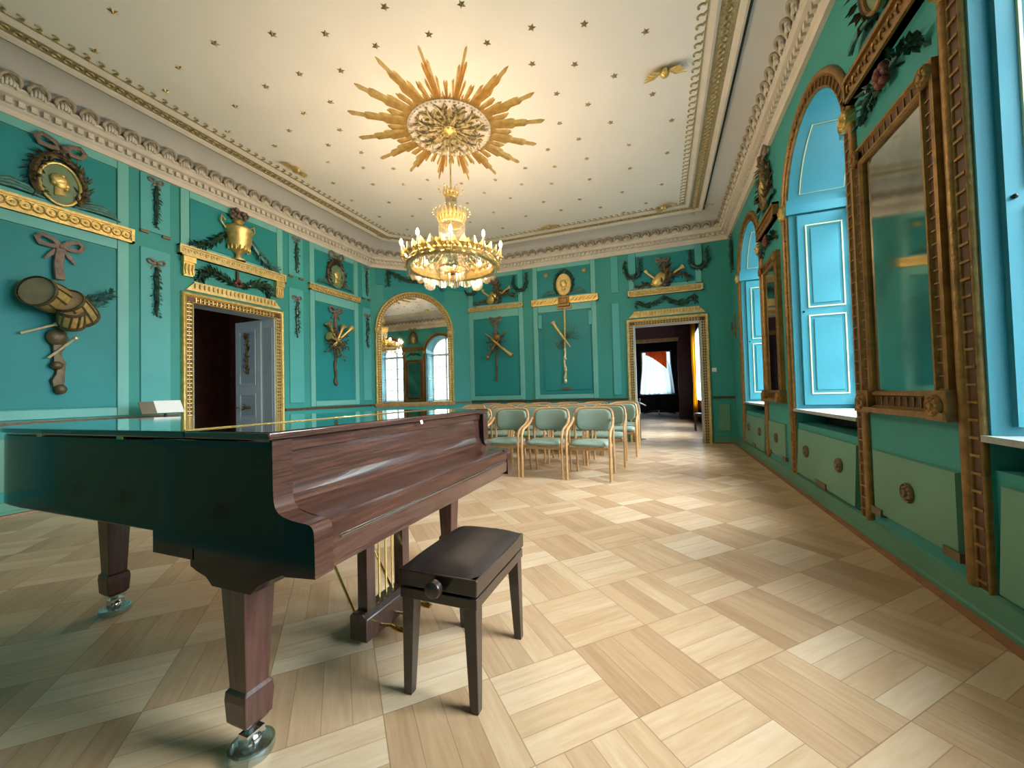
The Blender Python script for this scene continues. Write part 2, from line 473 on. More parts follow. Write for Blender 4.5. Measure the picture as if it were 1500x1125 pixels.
b = MB(); b.box((-1.2, 16.54, 3.06), (.68, 16.6, 3.2)); setting('trim_1', b, 'gold_old', 'brown gilt lintel over the second doorway', 'trim')
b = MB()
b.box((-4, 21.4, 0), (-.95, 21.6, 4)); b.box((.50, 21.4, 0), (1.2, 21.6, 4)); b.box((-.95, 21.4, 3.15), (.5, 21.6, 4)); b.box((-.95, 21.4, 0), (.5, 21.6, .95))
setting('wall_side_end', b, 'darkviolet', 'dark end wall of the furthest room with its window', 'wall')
# dark room behind the left door
b = MB()
b.box((XL - 3.4, 2.2, 0), (XL - 3.3, 6.4, 3.4)); b.box((XL - 3.3, 2.2, 0), (XL - TH, 2.3, .9)); b.box((XL - 3.3, 2.2, 2.7), (XL - TH, 2.3, 3.4)); b.box((XL - 3.3, 2.2, .9), (XL - 2.3, 2.3, 2.7)); b.box((XL - .7, 2.2, .9), (XL - TH, 2.3, 2.7)); b.box((XL - 3.3, 6.3, 0), (XL - TH, 6.4, 3.4)); b.box((XL - 3.4, 2.2, 3.4), (XL - TH, 6.4, 3.5))
b.m(1).box((XL - 3.4, 2.2, -.1), (XL - .4, 6.4, 0))
setting('wall_anteroom', b, ['darkbrown', 'darkbrown'], 'dark reddish brown room behind the left door', 'wall')

# ------------------------------------------------------------------ cornice and ceiling border
# room perimeter, interior on the left of the path
PER = [(XR, YB), (XR, YF), (XCH, YF), (XL, YCH), (XL, YB)]
b = MB()
b.sweep(PER, [(0, 4.25), (.045, 4.25), (.05, 4.31), (.075, 4.335), (.075, 4.40), (.10, 4.41), (.15, 4.42), (.15, 4.475), (.17, 4.49), (.17, 4.52), (.14, 4.52)])
for p, t in along(PER, .09, .04):            # dentils
    n = Vector((-t.y, t.x)); q = p + n * .073
    if q.x > XR - .05 and q.y < YB + .1: continue
    vs = [(q - t * .024), (q + t * .024), (q + t * .024 + n * .045), (q - t * .024 + n * .045)]
    b.prism([(v.x, v.y) for v in vs], 4.345, 4.405)
setting('trim_2', b, 'cream', 'cream cornice with dentils under the cove', 'trim', smooth=True)
b = MB()
def leafmod(b, p, t, n):
    # curled acanthus leaf: dark hollow curl over a fluted pale leaf
    def at(x, d, z): return Vector(((p + t * x + n * d)[0], (p + t * x + n * d)[1], z))
    b.m(1)
    P = [at(.074 * math.cos(a), .185 + .045 * max(0, math.sin(a)), 4.545 + .066 * math.sin(a)) for a in [PI * (-.18 + 1.36 * i / 10) for i in range(11)]]
    b.tube(P, [.012, .016] + [.021] * 7 + [.016, .012], 6)
    b.ball(at(0, .13, 4.555), (.075, .075, .062), 8, 5)
    b.m(0)
    for k in range(-2, 3): b.ball(at(.025 * k, .197 - .004 * k * k, 4.527 - .003 * k * k), (.016, .016, .042), 6, 5)
for i in range(len(PER) - 1):
    A, B_ = Vector(PER[i]), Vector(PER[i + 1]); l = (B_ - A).length; t = (B_ - A) / l; n = Vector((-t.y, t.x))
    k = int((l - .3) / .2)
    for j in range(k + 1):
        leafmod(b, A + t * (l / 2 + (j - k / 2) * .2), t, n)
setting('trim_3', b, ['cream', 'leafcream'], 'row of curled acanthus leaves along the cornice', 'trim', smooth=True, ang=60)
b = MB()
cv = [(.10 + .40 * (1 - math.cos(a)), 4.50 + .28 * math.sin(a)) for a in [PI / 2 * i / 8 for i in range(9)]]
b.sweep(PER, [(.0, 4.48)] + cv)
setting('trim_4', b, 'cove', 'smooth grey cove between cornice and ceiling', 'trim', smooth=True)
zc = ZC
b = MB()
b.m(1).sweep(PER, [(.485, zc), (.49, zc - .02), (.512, zc - .02), (.515, zc)])
b.m(0).sweep(PER, [(.515, zc), (.52, zc - .035), (.545, zc - .045), (.57, zc - .03), (.60, zc - .012), (.605, zc)])
b.m(2).sweep(PER, [(.60, zc - .008), (.62, zc - .012), (.765, zc - .012), (.77, zc - .008)])
b.m(0).sweep(PER, [(.765, zc), (.77, zc - .03), (.80, zc - .04), (.83, zc - .025), (.86, zc)])
b.m(2)
for p, t in along(PER, .085, .02):           # beads and rings of the gilt band
    n = Vector((-t.y, t.x))
    b.lathe([(.020, -.004), (.030, -.016), (.036, -.004)], (p.x + n.x * .692, p.y + n.y * .692, zc - .012), 8)
setting('trim_5', b, ['cream', 'dark', 'khaki'], 'gilt band with light mouldings framing the ceiling', 'trim', smooth=True)
# running-dog scroll
b = MB()
INS = .88
def offset(path, o):
    P = [Vector(p) for p in path]; out = []
    for i in range(len(P)):
        a = (P[i] - P[i - 1]) if i > 0 else P[1] - P[0]; c = (P[i + 1] - P[i]) if i < len(P) - 1 else P[i] - P[i - 1]
        a.normalize(); c.normalize(); na, nb = Vector((-a.y, a.x)), Vector((-c.y, c.x)); mm = na + nb; mm /= mm.dot(na)
        out.append(P[i] + mm * o)
    return out
OFF = offset(PER, INS)
scroll = []
for i in range(15):
    s_ = i / 14; a = PI * (-.35) + s_ * 3.6 * 1.0
    r = .046 * (1 - .74 * s_)
    scroll.append((.062 - r * math.cos(a), .066 + r * math.sin(a)))
wave = [(0, .0), (.010, .004), (.018, .018)] + scroll
for i in range(len(OFF) - 1):
    A, B_ = OFF[i], OFF[i + 1]; l = (B_ - A).length; t = (B_ - A) / l; n = Vector((-t.y, t.x))
    k = int(l / .112); st = l / k
    for j in range(k):
        o_ = A + t * (j * st)
        pts = [o_ + t * x + n * y for x, y in wave]
        wd = [.017] * 3 + [.017 - .006 * q / 14 for q in range(15)]
        rows = []
        for q, p in enumerate(pts):
            tt = (pts[min(q + 1, len(pts) - 1)] - pts[max(q - 1, 0)]).normalized(); nn = Vector((-tt.y, tt.x)); w = wd[q] * .62
            rows.append([(p + nn * w).to_tuple() + (zc,), (p + nn * w * .7).to_tuple() + (zc - .012,), (p - nn * w * .7).to_tuple() + (zc - .012,), (p - nn * w).to_tuple() + (zc,)])
        b.grid(rows)
    pa, pb = A, B_
    b.prism([((pa - n * .012)[0], (pa - n * .012)[1]), ((pb - n * .012)[0], (pb - n * .012)[1]), ((pb + n * .006)[0], (pb + n * .006)[1]), ((pa + n * .006)[0], (pa + n * .006)[1])], zc - .008, zc)
setting('trim_6', b, 'khaki', 'gilt running wave scroll around the ceiling field', 'trim', smooth=True)

# skirting
for nm, pth, lab in (('baseboard_left', [(XL, YCH), (XL, YB)], 'left wall'), ('baseboard_corner', [(XCH, YF), (XL, YCH)], 'angled corner wall'), ('baseboard_far', [(D2[0] - .18, YF), (XCH, YF)], 'far wall'), ('baseboard_far_right', [(XR, YF), (D2[1] + .18, YF)], 'far wall beside the door')):
    b = MB()
    if nm == 'baseboard_left':
        for pp in ([(XL, YCH), (XL, D1[1] + .17)], [(XL, D1[0] - .17), (XL, YB)]):
            b.sweep(pp, [(0, .16), (.018, .15), (.022, .06), (.03, .05), (.03, 0)])
            b.m(1).sweep(pp, [(.03, .028), (.045, .02), (.05, 0)]); b.m(0)
    else:
        b.sweep(pth, [(0, .16), (.018, .15), (.022, .06), (.03, .05), (.03, 0)])
        b.m(1).sweep(pth, [(.03, .028), (.045, .02), (.05, 0)])
    setting(nm, b, ['dado', 'shoe'], 'low skirting of the ' + lab, 'baseboard')
b = MB()
prev = YB
pth = [(XR, YB), (XR, YF)]
b.sweep(pth, [(0, .17), (.022, .16), (.026, .06), (.035, .05), (.035, 0)])
b.m(1).sweep(pth, [(.035, .03), (.05, .022), (.06, 0)])
setting('baseboard_right', b, ['dado', 'shoe'], 'skirting and brown floor moulding of the window wall', 'baseboard')

# chair rails and dado panels
def rail(F, u0, u1, z=.97, h=.05):
    b = MB(F); b.prism([(z - h, 0), (z - h, .014), (z - .01, .03), (z, .03), (z, 0)], u0, u1, 0); return b
def rail_(F, u0, u1, par):
    b = MB(F); z = .985
    b.box((u0, z - .05, 0), (u1, z - .012, .016)); b.box((u0, z - .014, 0), (u1, z, .034)); return obj('chair_rail', b, 'umber', par, smooth=False)
for F, par, spans in ((FL, wall_left, [(YB, D1[0] - .18), (D1[1] + .18, YCH)]), (FC, wall_corner, [(0, CW)]), (FF, wall_far, [(XCH, D2[0] - .18), (D2[1] + .18, XR)])):
    for u0, u1 in spans:
        rail_(F, u0, u1, par)
        n = max(1, round((u1 - u0) / 1.3)); w = (u1 - u0) / n
        for i in range(n):
            a, c = u0 + i * w + .1, u0 + (i + 1) * w - .1
            if c - a < .12: continue
            b = MB(F); b.box((a, .26, 0), (c, .82, .016), .006)
            obj('dado_panel', b, 'dado_light', par, smooth=False)

for a, c in ((-6.0, -3.85), (-3.65, -2.5)):
    b = MB(FB); b.box((-c, .12, 0), (-a, .80, .02), .006); dp_ = obj('dado_panel', b, 'dado_light', wall_front, smooth=False)
    for x in ((-5.43, -4.42) if a < -5 else (-3.10,)):
        b = MB(FB); b.lathe([(.065, .02), (.065, .035), (.05, .045), (0, .045)], (-x, .33, 0), 20); obj('rosette', b, 'plate', dp_)
# panelled bays
def bay(F, par, u0, u1, lower=True, upper=True, inset=.115, raised=None):
    b = MB(F); d = .026
    def bx(a, z0, c, z1): b.box((a, z0, 0), (c, z1, d), .004)
    zb = 1.0 if lower else 3.42
    bx(u0, zb, u0 + inset, 4.26); bx(u1 - inset, zb, u1, 4.26)
    bx(u0 + inset, 4.15, u1 - inset, 4.26)
    if lower:
        bx(u0 + inset, 1.0, u1 - inset, 1.105); bx(u0 + inset, 3.11, u1 - inset, 3.47)
    else:
        bx(u0 + inset, 3.38, u1 - inset, 3.47)
    obj('panel_frame', b, 'teal_light', par, smooth=False)
    spans = [(3.47, 4.15)] + ([(1.105, 3.11)] if lower else [])
    for z0, z1 in spans:
        b = MB(F); b.box((u0 + inset + .012, z0 + .012, 0), (u1 - inset - .012, z1 - .012, .010), .004)
        obj('panel', b, 'teal_panel', par, smooth=False)
    if raised:
        a, z0, c, z1 = raised
        b = MB(F); b.box((a, z0, 0), (c, z1, .03), .006); obj('raised_panel', b, 'teal_panel', par, smooth=False)
bay(FL, wall_left, 1.59, 2.89); bay(FL, wall_left, 5.67, 6.97); bay(FL, wall_left, 3.47, 5.09, lower=False)
bay(FL, wall_left, -.15, 1.02)
bay(FF, wall_far, -4.68, -3.17); bay(FF, wall_far, -2.90, -1.36, raised=(-2.64, 1.2, -1.5, 3.0))
bay(FF, wall_far, -.62, .87, lower=False)
def strip(F, par, u, w, z0, z1, z2, z3, pegs=True):
    b = MB(F); b.box((u - w, z0, 0), (u + w, z1, .020), .005); b.box((u - w, z2, 0), (u + w, z3, .020), .005)
    if pegs:
        b.m(1)
        for sg in (-1, 1): b.box((u + sg * w * .72 - .045, z2 - .035, 0), (u + sg * w * .72 + .045, z2 + .005, .03))
    return obj('pilaster_strip', b, ['teal_strip', 'plate'], par, smooth=False)
for u, w in ((1.31, .16), (3.18, .17), (5.37, .155), (7.25, .13)): strip(FL, wall_left, u, w, 1.08, 3.24, 3.47, 4.25)
strip(FF, wall_far, -.93, .085, 1.06, 3.16, 3.40, 4.25, False)
for u in (-4.6, -3.22, -.53, .82):
    b = MB(FF); b.box((u - .075, 3.76, 0), (u + .075, 4.25, .05), .01); obj('pilaster_stub', b, 'teal_strip', wall_far, smooth=False)
for u in (-2.73, -1.50):
    b = MB(FF); b.box((u - .05, 2.72, 0), (u + .05, 3.06, .045), .008); obj('pilaster_stub', b, 'teal_strip', wall_far, smooth=False)
b = MB(FC); b.box((.12, 3.86, 0), (CW - .14, 4.25, .012), .004); b.box((.3, 3.5, 0), (1.8, 3.9, .010)); obj('panel', b, 'teal_panel', wall_corner, smooth=False)

# ------------------------------------------------------------------ gilt frames
def gilt_frame(F, path, wid, par, name='gilt_frame', gold='gold', bars=.06, d=.045):
    """path = inner edge, frame grows to the left of the path; outer moulding, brown band with gilt bars, inner bead"""
    b = MB(F)
    o = wid
    def half(o0, o1, h, n=6, base=.0):
        return [(o0, base)] + [(o0 + (o1 - o0) * (.5 - .5 * math.cos(PI * i / n)), base + h * math.sin(PI * i / n) + .008) for i in range(n + 1)] + [(o1, base)]
    b.sweep(path, half(o * .60, o, d))
    b.sweep(path, half(0, o * .13, d * .6))
    b.sweep(path, half(o * .53, o * .62, d * .55))
    b.m(1).sweep(path, [(o * .10, 0), (o * .10, .014), (o * .56, .014), (o * .56, 0)]); b.m(0)
    for p, t in along(path, bars, bars * .5):
        n = Vector((-t.y, t.x)); w = bars * (.13 if bars < .07 else .07)
        q0, q1 = p + n * o * .12, p + n * o * .55
        if len(path) > 6 and False: pass
        b.prism([(q0 - t * w)[:], (q0 + t * w)[:], (q1 + t * w)[:], (q1 - t * w)[:]], .010, .026)
        c = p + n * o * .335 + t * bars * .5
        if bars < .07: b.ball((c.x, c.y, .016), (bars * .22, bars * .22, .010), 6, 4)
    return obj(name, b, [gold, 'brown'], par)

def rosette(F, u, v, r, name, mats='gold', parent=None, d=.03):
    b = MB(F)
    b.lathe([(0, d), (r * .25, d * .95), (r * .34, d * .55), (r * .40, d * .5)], (u, v, 0), 16)
    for k in range(8):
        a = 2 * PI * k / 8
        b.ball((u + math.cos(a) * r * .58, v + math.sin(a) * r * .58, d * .3), (r * .24, r * .24, d * .45), 8, 5)
    b.lathe([(r * .78, 0), (r * .80, d * .5), (r * .9, d * .7), (r, d * .4), (r, 0)], (u, v, 0), 20)
    b.lathe([(0, d * .25), (r * .8, d * .25)], (u, v, 0), 16)
    return obj(name, b, mats, parent)

# doors
door1 = sroot('door_1', (XL, (D1[0] + D1[1]) / 2, 0), 'gilt framed doorway in the left wall with one grey leaf open', 'door')
u0, u1, zt = D1
gilt_frame(FL, [(u1, 0), (u1, zt - .02), (u0, zt - .02), (u0, 0)][::-1] and [(u0, 0), (u0, zt - .02), (u1, zt - .02), (u1, 0)], .155, door1, 'architrave', bars=.058)
b = MB(FL)
b.box((u0 - .0, 0, -TH), (u0 + .02, zt, .0)); b.box((u1 - .02, 0, -TH), (u1, zt, 0)); b.box((u0, zt - .02, -TH), (u1, zt, 0))
for z0, z1 in ((.15, .75), (.85, 2.45)): b.m(1).box((u1 - .03, z0, -TH + .05), (u1 - .02, z1, -.05)); b.m(0)
obj('jamb', b, ['greydoor', 'greydoor2'], door1, smooth=False)
# open leaf, swung into the dark room, hinged on the far jamb
LF = frame((XL - TH, D1[1] - .055, 0), (-1, 0, 0), (0, -1, 0))
def leaf_door(F, w, h):
    b = MB(F)
    b.box((0, .01, -.04), (w, h, 0))
    b.m(1)
    for z0, z1 in ((.14, .62), (.78, 1.28), (1.42, h - .16)):
        b.box((.11, z0, -.001), (w - .11, z1, .006), -.0)
    b.m(0)
    for z0, z1 in ((.14, .62), (.78, 1.28), (1.42, h - .16)):
        b.sweep([(.11, z0), (w - .11, z0), (w - .11, z1), (.11, z1)], [(0, 0), (-.0, .02), (.03, .02), (.04, .004)], closed=True)
    return obj('door_leaf', b, ['greydoor', 'greydoor2'], door1, smooth=False)
lf = leaf_door(LF, .66, zt - .03)
b = MB(LF)
b.leafrope([(.33, 1.62 + i * .075, .02) for i in range(11)], .05, 60, .085, 3, rr=[.5 + .5 * math.sin(i * 1.3) ** 2 for i in range(11)])
b.leafrope([(.26 + i * .035, 1.02, .012) for i in range(5)], .05, 26, .07, 4)
obj('carved_ornament', b, 'umber', lf)
b = MB(LF); b.tube([(.6, 1.02, .0), (.6, 1.02, .05), (.52, 1.02, .05)], .011); obj('door_handle', b, 'brass', lf)

door2 = sroot('door_2', ((D2[0] + D2[1]) / 2, YF, 0), 'gilt framed doorway in the far wall opening onto dark rooms', 'door')
u0, u1, zt = D2
gilt_frame(FF, [(u0, 0), (u0, zt - .02), (u1, zt - .02), (u1, 0)], .155, door2, 'architrave', gold='gold_soft', bars=.058)
b = MB(FF); b.box((u0, 0, -TH), (u0 + .02, zt, 0)); b.box((u1 - .02, 0, -TH), (u1, zt, 0)); b.box((u0, zt - .02, -TH), (u1, zt, 0))
obj('jamb', b, 'greydoor', door2, smooth=False)

# ------------------------------------------------------------------ windows
def window(i, y0, y1, lab):
    u0, u1 = -y1, -y0; uc = (u0 + u1) / 2; r = (u1 - u0) / 2
    root = sroot('window_%d' % i, (XR, (y0 + y1) / 2, ZSILL), lab, 'window')
    A = [(u0, ZSILL)] + arc(u0, u1, ZSPR, 28) + [(u1, ZSILL)]
    b = MB(FR)                                              # niche lining
    b.sweep(A, [(0, .0), (-.014, .0), (-.014, -DEP + .03), (0, -DEP + .03)])
    obj('niche_lining', b, 'teal_niche', root, ang=30)
    b = MB(FR)                                              # impost ledge
    for sgn, ue in ((1, u0), (-1, u1)):
        b.box((ue - sgn * .02, ZSPR - .01, -DEP + .05), (ue + sgn * .055, ZSPR + .09, .03)); b.box((ue - sgn * .02, ZSPR + .09, -DEP + .05), (ue + sgn * .035, ZSPR + .16, .02))
    obj('impost_ledge', b, 'teal_niche', root, smooth=False)
    # folded shutters against both reveals
    for sgn, ue in ((1, u0 + .014), (-1, u1 - .014)):
        FS = FR @ frame((ue, 0, 0), (0, 0, -1) if sgn > 0 else (0, 0, -1), (sgn, 0, 0))
        # local: x = depth into the wall, y = up, z = away from the reveal
        FS = FR @ Matrix(((0, 0, sgn, ue), (0, 1, 0, 0), (-1, 0, 0, 0), (0, 0, 0, 1)))
        b = MB(FS); w0, w1, z0, z1 = .07, DEP - .08, ZSILL + .04, ZSPR - .03
        b.box((w0, z0, 0), (w1, z1, .03), .003)
        pz = [(z0 + .12, z0 + 1.0), (z0 + 1.08, z1 - .12)]
        b.m(1)
        for a, c in pz: b.sweep([(w0 + .07, a), (w1 - .06, a), (w1 - .06, c), (w0 + .07, c)], [(0, .03), (.002, .04), (.014, .04), (.016, .03)], closed=True)
        b.m(2)
        for a, c in pz: b.box((w0 + .115, a + .045, .03), (w1 - .105, c - .045, .042), .006)
        s_ = obj('shutter', b, ['teal_niche', 'niche_gold', 'teal_niche'], root, smooth=False)
        b = MB(FS); b.ball((w0 + .03, z0 + 1.04, .035), .012, 8, 5); obj('knob', b, 'blackmetal', s_)
        # half lunette panel in the arch: framed field on the curved soffit springing
        b = MB(FR)
        seg = [(sgn * (PI / 2) + PI / 2 - sgn * PI * (.09 + .30 * q / 10)) for q in range(11)]
        rows1 = []
        for aa in seg:
            cx, cz = uc - r * math.cos(PI * 0 + (PI - aa)) * -1, ZSPR + r * math.sin(aa)
            cx = uc + (r - .016) * math.cos(aa); cz = ZSPR + (r - .016) * math.sin(aa)
            ix, iz = uc + (r - .03) * math.cos(aa), ZSPR + (r - .03) * math.sin(aa)
            rows1.append([(cx, cz, -.10), (ix, iz, -.11), (ix, iz, -DEP + .12), (cx, cz, -DEP + .11)])
        b.grid(rows1)
        b.grid([rows1[0][:2] and [rows1[0][0], rows1[0][3]], [rows1[0][1], rows1[0][2]]])
        b.m(1)
        for e_ in ((0, 1), (3, 2)):
            b.tube([Vector(rr_[e_[0]]) * .5 + Vector(rr_[e_[1]]) * .5 for rr_ in rows1], .007, 6)
        b.tube([rows1[0][0], rows1[0][3]], .007, 6); b.tube([rows1[-1][0], rows1[-1][3]], .007, 6)
        obj('soffit_panel', b, ['teal_niche', 'niche_gold'], root, ang=30)
    # gilt surround from the floor over the arch
    pth = [(u0, .16)] + arc(u0, u1, ZSPR, 40) + [(u1, .16)]
    g = gilt_frame(FR, pth, .15, root, 'gilt_surround', gold='gold_old', bars=.085, d=.03)
    for sgn, ue in ((-1, u0 - .075), (1, u1 + .075)):
        q = rosette(FR, ue, ZSPR + .06, .085, 'rosette', 'gold', root, .085)
    # sill, dark radiator slot
    b = MB(FR); b.box((u0, ZSILL - .03, -DEP + .05), (u1, ZSILL, .03)); obj('sill', b, 'stone', root, smooth=False)
    b = MB(FR); b.box((u0 + .01, .742, -.275), (u1 - .01, ZSILL - .032, -.262)); obj('radiator_slot', b, 'dark', root, smooth=False)
    # lower panel of the niche
    b = MB(FR); b.prism([(.20, -.015), (.20, .035), (.68, .010), (.68, -.015)], u0 + .07, u1 - .07, 0)
    lp = obj('apron_panel', b, 'dado_light', root, smooth=False)
    # sash: arched white frame, muntins, panes
    d0, d1 = -DEP + .02, -DEP + .08
    b = MB(FR)
    A2 = [(u0, ZSILL)] + arc(u0, u1, ZSPR, 28) + [(u1, ZSILL)]
    b.sweep(A2, [(0, d0), (0, d1), (-.075, d1), (-.075, d0)]); b.box((u0, ZSILL, d0), (u1, ZSILL + .07, d1))
    b.box((uc - .045, ZSILL, d0), (uc + .045, ZSPR + r - .03, d1)); b.box((u0, ZSPR - .10, d0), (u1, ZSPR + .0, d1 + .01))
    for z in (1.45, 2.0, 2.5): b.box((u0 + .05, z - .016, d0 + .015), (u1 - .05, z + .016, d1 - .01))
    for u in (u0 + r * .5 + .02, u1 - r * .5 - .02): b.box((u - .014, ZSILL + .05, d0 + .015), (u + .014, ZSPR + r * .8, d1 - .01))
    fr = obj('window_frame', b, 'winwhite', root, smooth=False)
    b = MB(FR); b.prism([(u0 + .03, ZSILL + .03)] + arc(u0 + .03, u1 - .03, ZSPR, 28) + [(u1 - .03, ZSILL + .03)], d0 + .024, d0 + .030)
    obj('pane', b, 'glass', fr, smooth=False)
    return root
names = ['far arched window niche, next to the far wall', 'middle arched window niche between the two pier mirrors', 'near arched window niche at the right edge of the view']
for i, ((y0, y1), lab) in enumerate(zip(WINS, names)): window(i + 1, y0, y1, lab)

def disc(F, u, v, r, label, group):
    o = rosette(F, u, v, r, 'rosette', 'plate', None, .03); tag(o, label, 'rosette', group); return o
G_ = 'bronze rosettes on the window wall dado'
for i, (y0, y1) in enumerate(WINS):
    w = ['far', 'middle', 'near'][i]
    for y, e in ((y1 - .36, 'further from the viewer'), (y0 + .36, 'nearer the viewer')):
        FT = FR @ Matrix.Translation((0, 0, .022))
        disc(FT, -y, .47, .062, 'round bronze rosette on the panel under the %s window, the one %s' % (w, e), G_)
# piers
PIERS = [(5.60, 6.45, 'far pier, between the far and middle windows'), (2.64, 3.56, 'near pier, between the middle and near windows')]
for y0, y1, w in PIERS:
    b = MB(FR); b.box((-y1 + .04, .25, 0), (-y0 - .04, .69, .022), .005)
    obj('dado_panel', b, 'dado_light', wall_right, smooth=False)
    disc(FR @ Matrix.Translation((0, 0, .02)), -(y0 + y1) / 2, .48, .062, 'round bronze rosette in the middle of the green dado panel on the ' + w.split(',')[0], G_)
    for e, yy in (('further', y1 - .08), ('nearer', y0 + .08)):
        b = MB(FR); b.box((-yy - .065, .235, .0), (-yy + .065, .285, .034))
        tag(obj('vent_plate', b, 'plate', smooth=False), 'small brown plate at the %s lower corner of the dado panel on the %s' % (e, w.split(',')[0]), 'plate', 'brown plates at the dado panel corners')
for i, (y0, y1) in enumerate(WINS[:2]):
    b = MB(FR); b.box((-(y0 + y1) / 2 - .13, .195, 0), (-(y0 + y1) / 2 + .13, .245, .045))
    tag(obj('vent_plate', b, 'plate', smooth=False), 'small brown plate on the lower edge of the panel under the %s window' % ['far', 'middle'][i], 'plate', 'brown plates under the windows')

def pier_mirror(y0, y1, w):
    u0, u1 = -y1, -y0
    t = thing('pier_mirror', 'tall rectangular old mirror in brown gilt frame on the ' + w.split(',')[0] + ' of the window wall', 'mirror', W(FR, (u0 + u1) / 2, .98, 0))
    z0, z1 = .98, 2.84; fw = .125
    b = MB(FR); b.box((u0 + fw - .02, z0 + fw, .0), (u1 - fw + .02, z1 - fw, .02)); obj('mirror_glass', b, 'mirror_dull', t, smooth=False)
    b = MB(FR); ins = [(u0 + fw, z0 + fw), (u1 - fw, z0 + fw), (u1 - fw, z1 - fw), (u0 + fw, z1 - fw)]
    cl = ins[::-1]
    b.sweep(cl, [(0, 0), (0, .035), (.012, .05), (.026, .05), (.034, .03)], closed=True)
    b.m(1).sweep(cl, [(.034, .03), (fw - .03, .036)], closed=True); b.m(0)
    b.sweep(cl, [(fw - .03, .036), (fw - .02, .055), (fw, .05), (fw, 0)], closed=True)
    for p, tt in along(cl + [cl[0]], .07, .03):
        n = Vector((-tt.y, tt.x)); q0, q1 = p + n * .036, p + n * (fw - .028)
        b.prism([(q0 - tt * .004)[:], (q0 + tt * .004)[:], (q1 + tt * .004)[:], (q1 - tt * .004)[:]], .03, .040)
    obj('mirror_frame', b, ['gold_old', 'brown'], t)
    b = MB(FR)
    b.box((u0 - .02, z0 - .02, 0), (u1 + .02, z0 + .015, .09))
    for u in (u0 + .06, u1 - .06): b.box((u - .085, z0 - .03, 0), (u + .085, z0 + .13, .075))
    obj('foot_rail', b, 'gold_old', t, smooth=False)
    for u in (u0 + .06, u1 - .06):
        for z, dd in ((z0 + .05, .075), (z1 - .06, .05)):
            rosette(FR @ Matrix.Translation((0, 0, dd)), u, z, .06, 'corner_rosette', 'gold_old', t, .03)
    return t
for y0, y1, w in PIERS: pier_mirror(y0, y1, w)

# ------------------------------------------------------------------ carved ornaments
ORN[0] = True
def bow(b, u, v, s, d=.03):
    """ribbon bow: two loops, knot, two forked tails"""
    for sg in (-1, 1):
        P = [(u + sg * s * x, v + s * y, d + .02 * z) for x, y, z in ((.02, 0, 1), (.18, .16, 1.3), (.42, .26, 1), (.55, .14, .4), (.46, -.04, .2), (.22, -.06, .8), (.02, 0, 1))]
        b.tube(P, s * .075, 6, flat=.45, up=(0, 0, 1))
        b.tube([(u + sg * s * x, v + s * y, d) for x, y in ((.03, -.03), (.14, -.2), (.22, -.32), (.36, -.52))], [s * .05, s * .06, s * .07, s * .03], 6, flat=.4, up=(0, 0, 1))
    b.ball((u, v, d + .01), (s * .10, s * .11, .03), 8, 6)
def bez(p0, p1, sag, n=12, d=.03):
    return [(p0[0] + (p1[0] - p0[0]) * i / n, p0[1] + (p1[1] - p0[1]) * i / n - sag * 4 * (i / n) * (1 - i / n), d) for i in range(n + 1)]
SEED = [10]
def nseed(): SEED[0] += 1; return SEED[0]

def garland_drop(F, u, zt, zb, w, label, group='garland drops on the pilasters'):
    t = thing('garland_drop', label, 'garland', W(F, u, zb, .02), group)
    b = MB(F); bow(b, u, zt - .05, w * 2.1); obj('ribbon', b, 'ribbon', t)
    n = 12; l = zt - zb - .12
    P = [(u + .006 * math.sin(i * 1.7), zt - .1 - l * i / n, .035) for i in range(n + 1)]
    rr = [.55, .8, 1, 1.05, 1, 1, 1.05, 1, .95, .9, .75, .55, .25]
    b = MB(F); b.leafrope(P, w * .6, 70, w * .75, nseed(), rr=rr); obj('leaves', b, 'leaf', t, ang=20)
PIL = [(1.31, 'pilaster nearest the viewer on the left wall'), (3.18, 'pilaster left of the left door'), (5.37, 'pilaster right of the left door'), (7.25, 'last pilaster before the arched mirror')]
for u, w in PIL:
    garland_drop(FL, u, 4.22, 3.52, .075, 'upper ribboned dark leaf garland on the ' + w)
    garland_drop(FL, u, 3.10, 2.30, .085, 'lower ribboned dark leaf garland on the ' + w)
garland_drop(FR, -8.72, 4.20, 3.45, .075, 'dark leaf garland in the right corner, beside the far window arch')

def u_garland(u, z, w, label):
    P = [(u + w * math.cos(PI * (1 + i / 12)), z + w * 1.1 * math.sin(PI * (1 + i / 12)), .07) for i in range(13)]
    P = [(u - w, z + .24, .05), (u - w, z + .12, .06)] + P + [(u + w, z + .12, .06), (u + w, z + .24, .05)]
    rr = [.5, .7] + [.8 + .5 * math.sin(PI * i / 12) for i in range(13)] + [.7, .5]
    b = MB(FF); b.leafrope(P, .05, 90, .075, nseed(), rr=rr)
    tag(obj('hanging_garland', b, 'leaf', ang=20), label, 'garland', 'U shaped garlands on the far wall')
u_garland(-4.6, 3.96, .17, 'U shaped dark garland at upper left of the lute panel beside the arched mirror')
u_garland(-3.22, 3.90, .17, 'U shaped dark garland at upper right of the lute panel beside the arched mirror')
u_garland(-.53, 3.85, .16, 'U shaped dark garland at upper left above the far door')
u_garland(.82, 3.90, .16, 'U shaped dark garland at upper right above the far door')

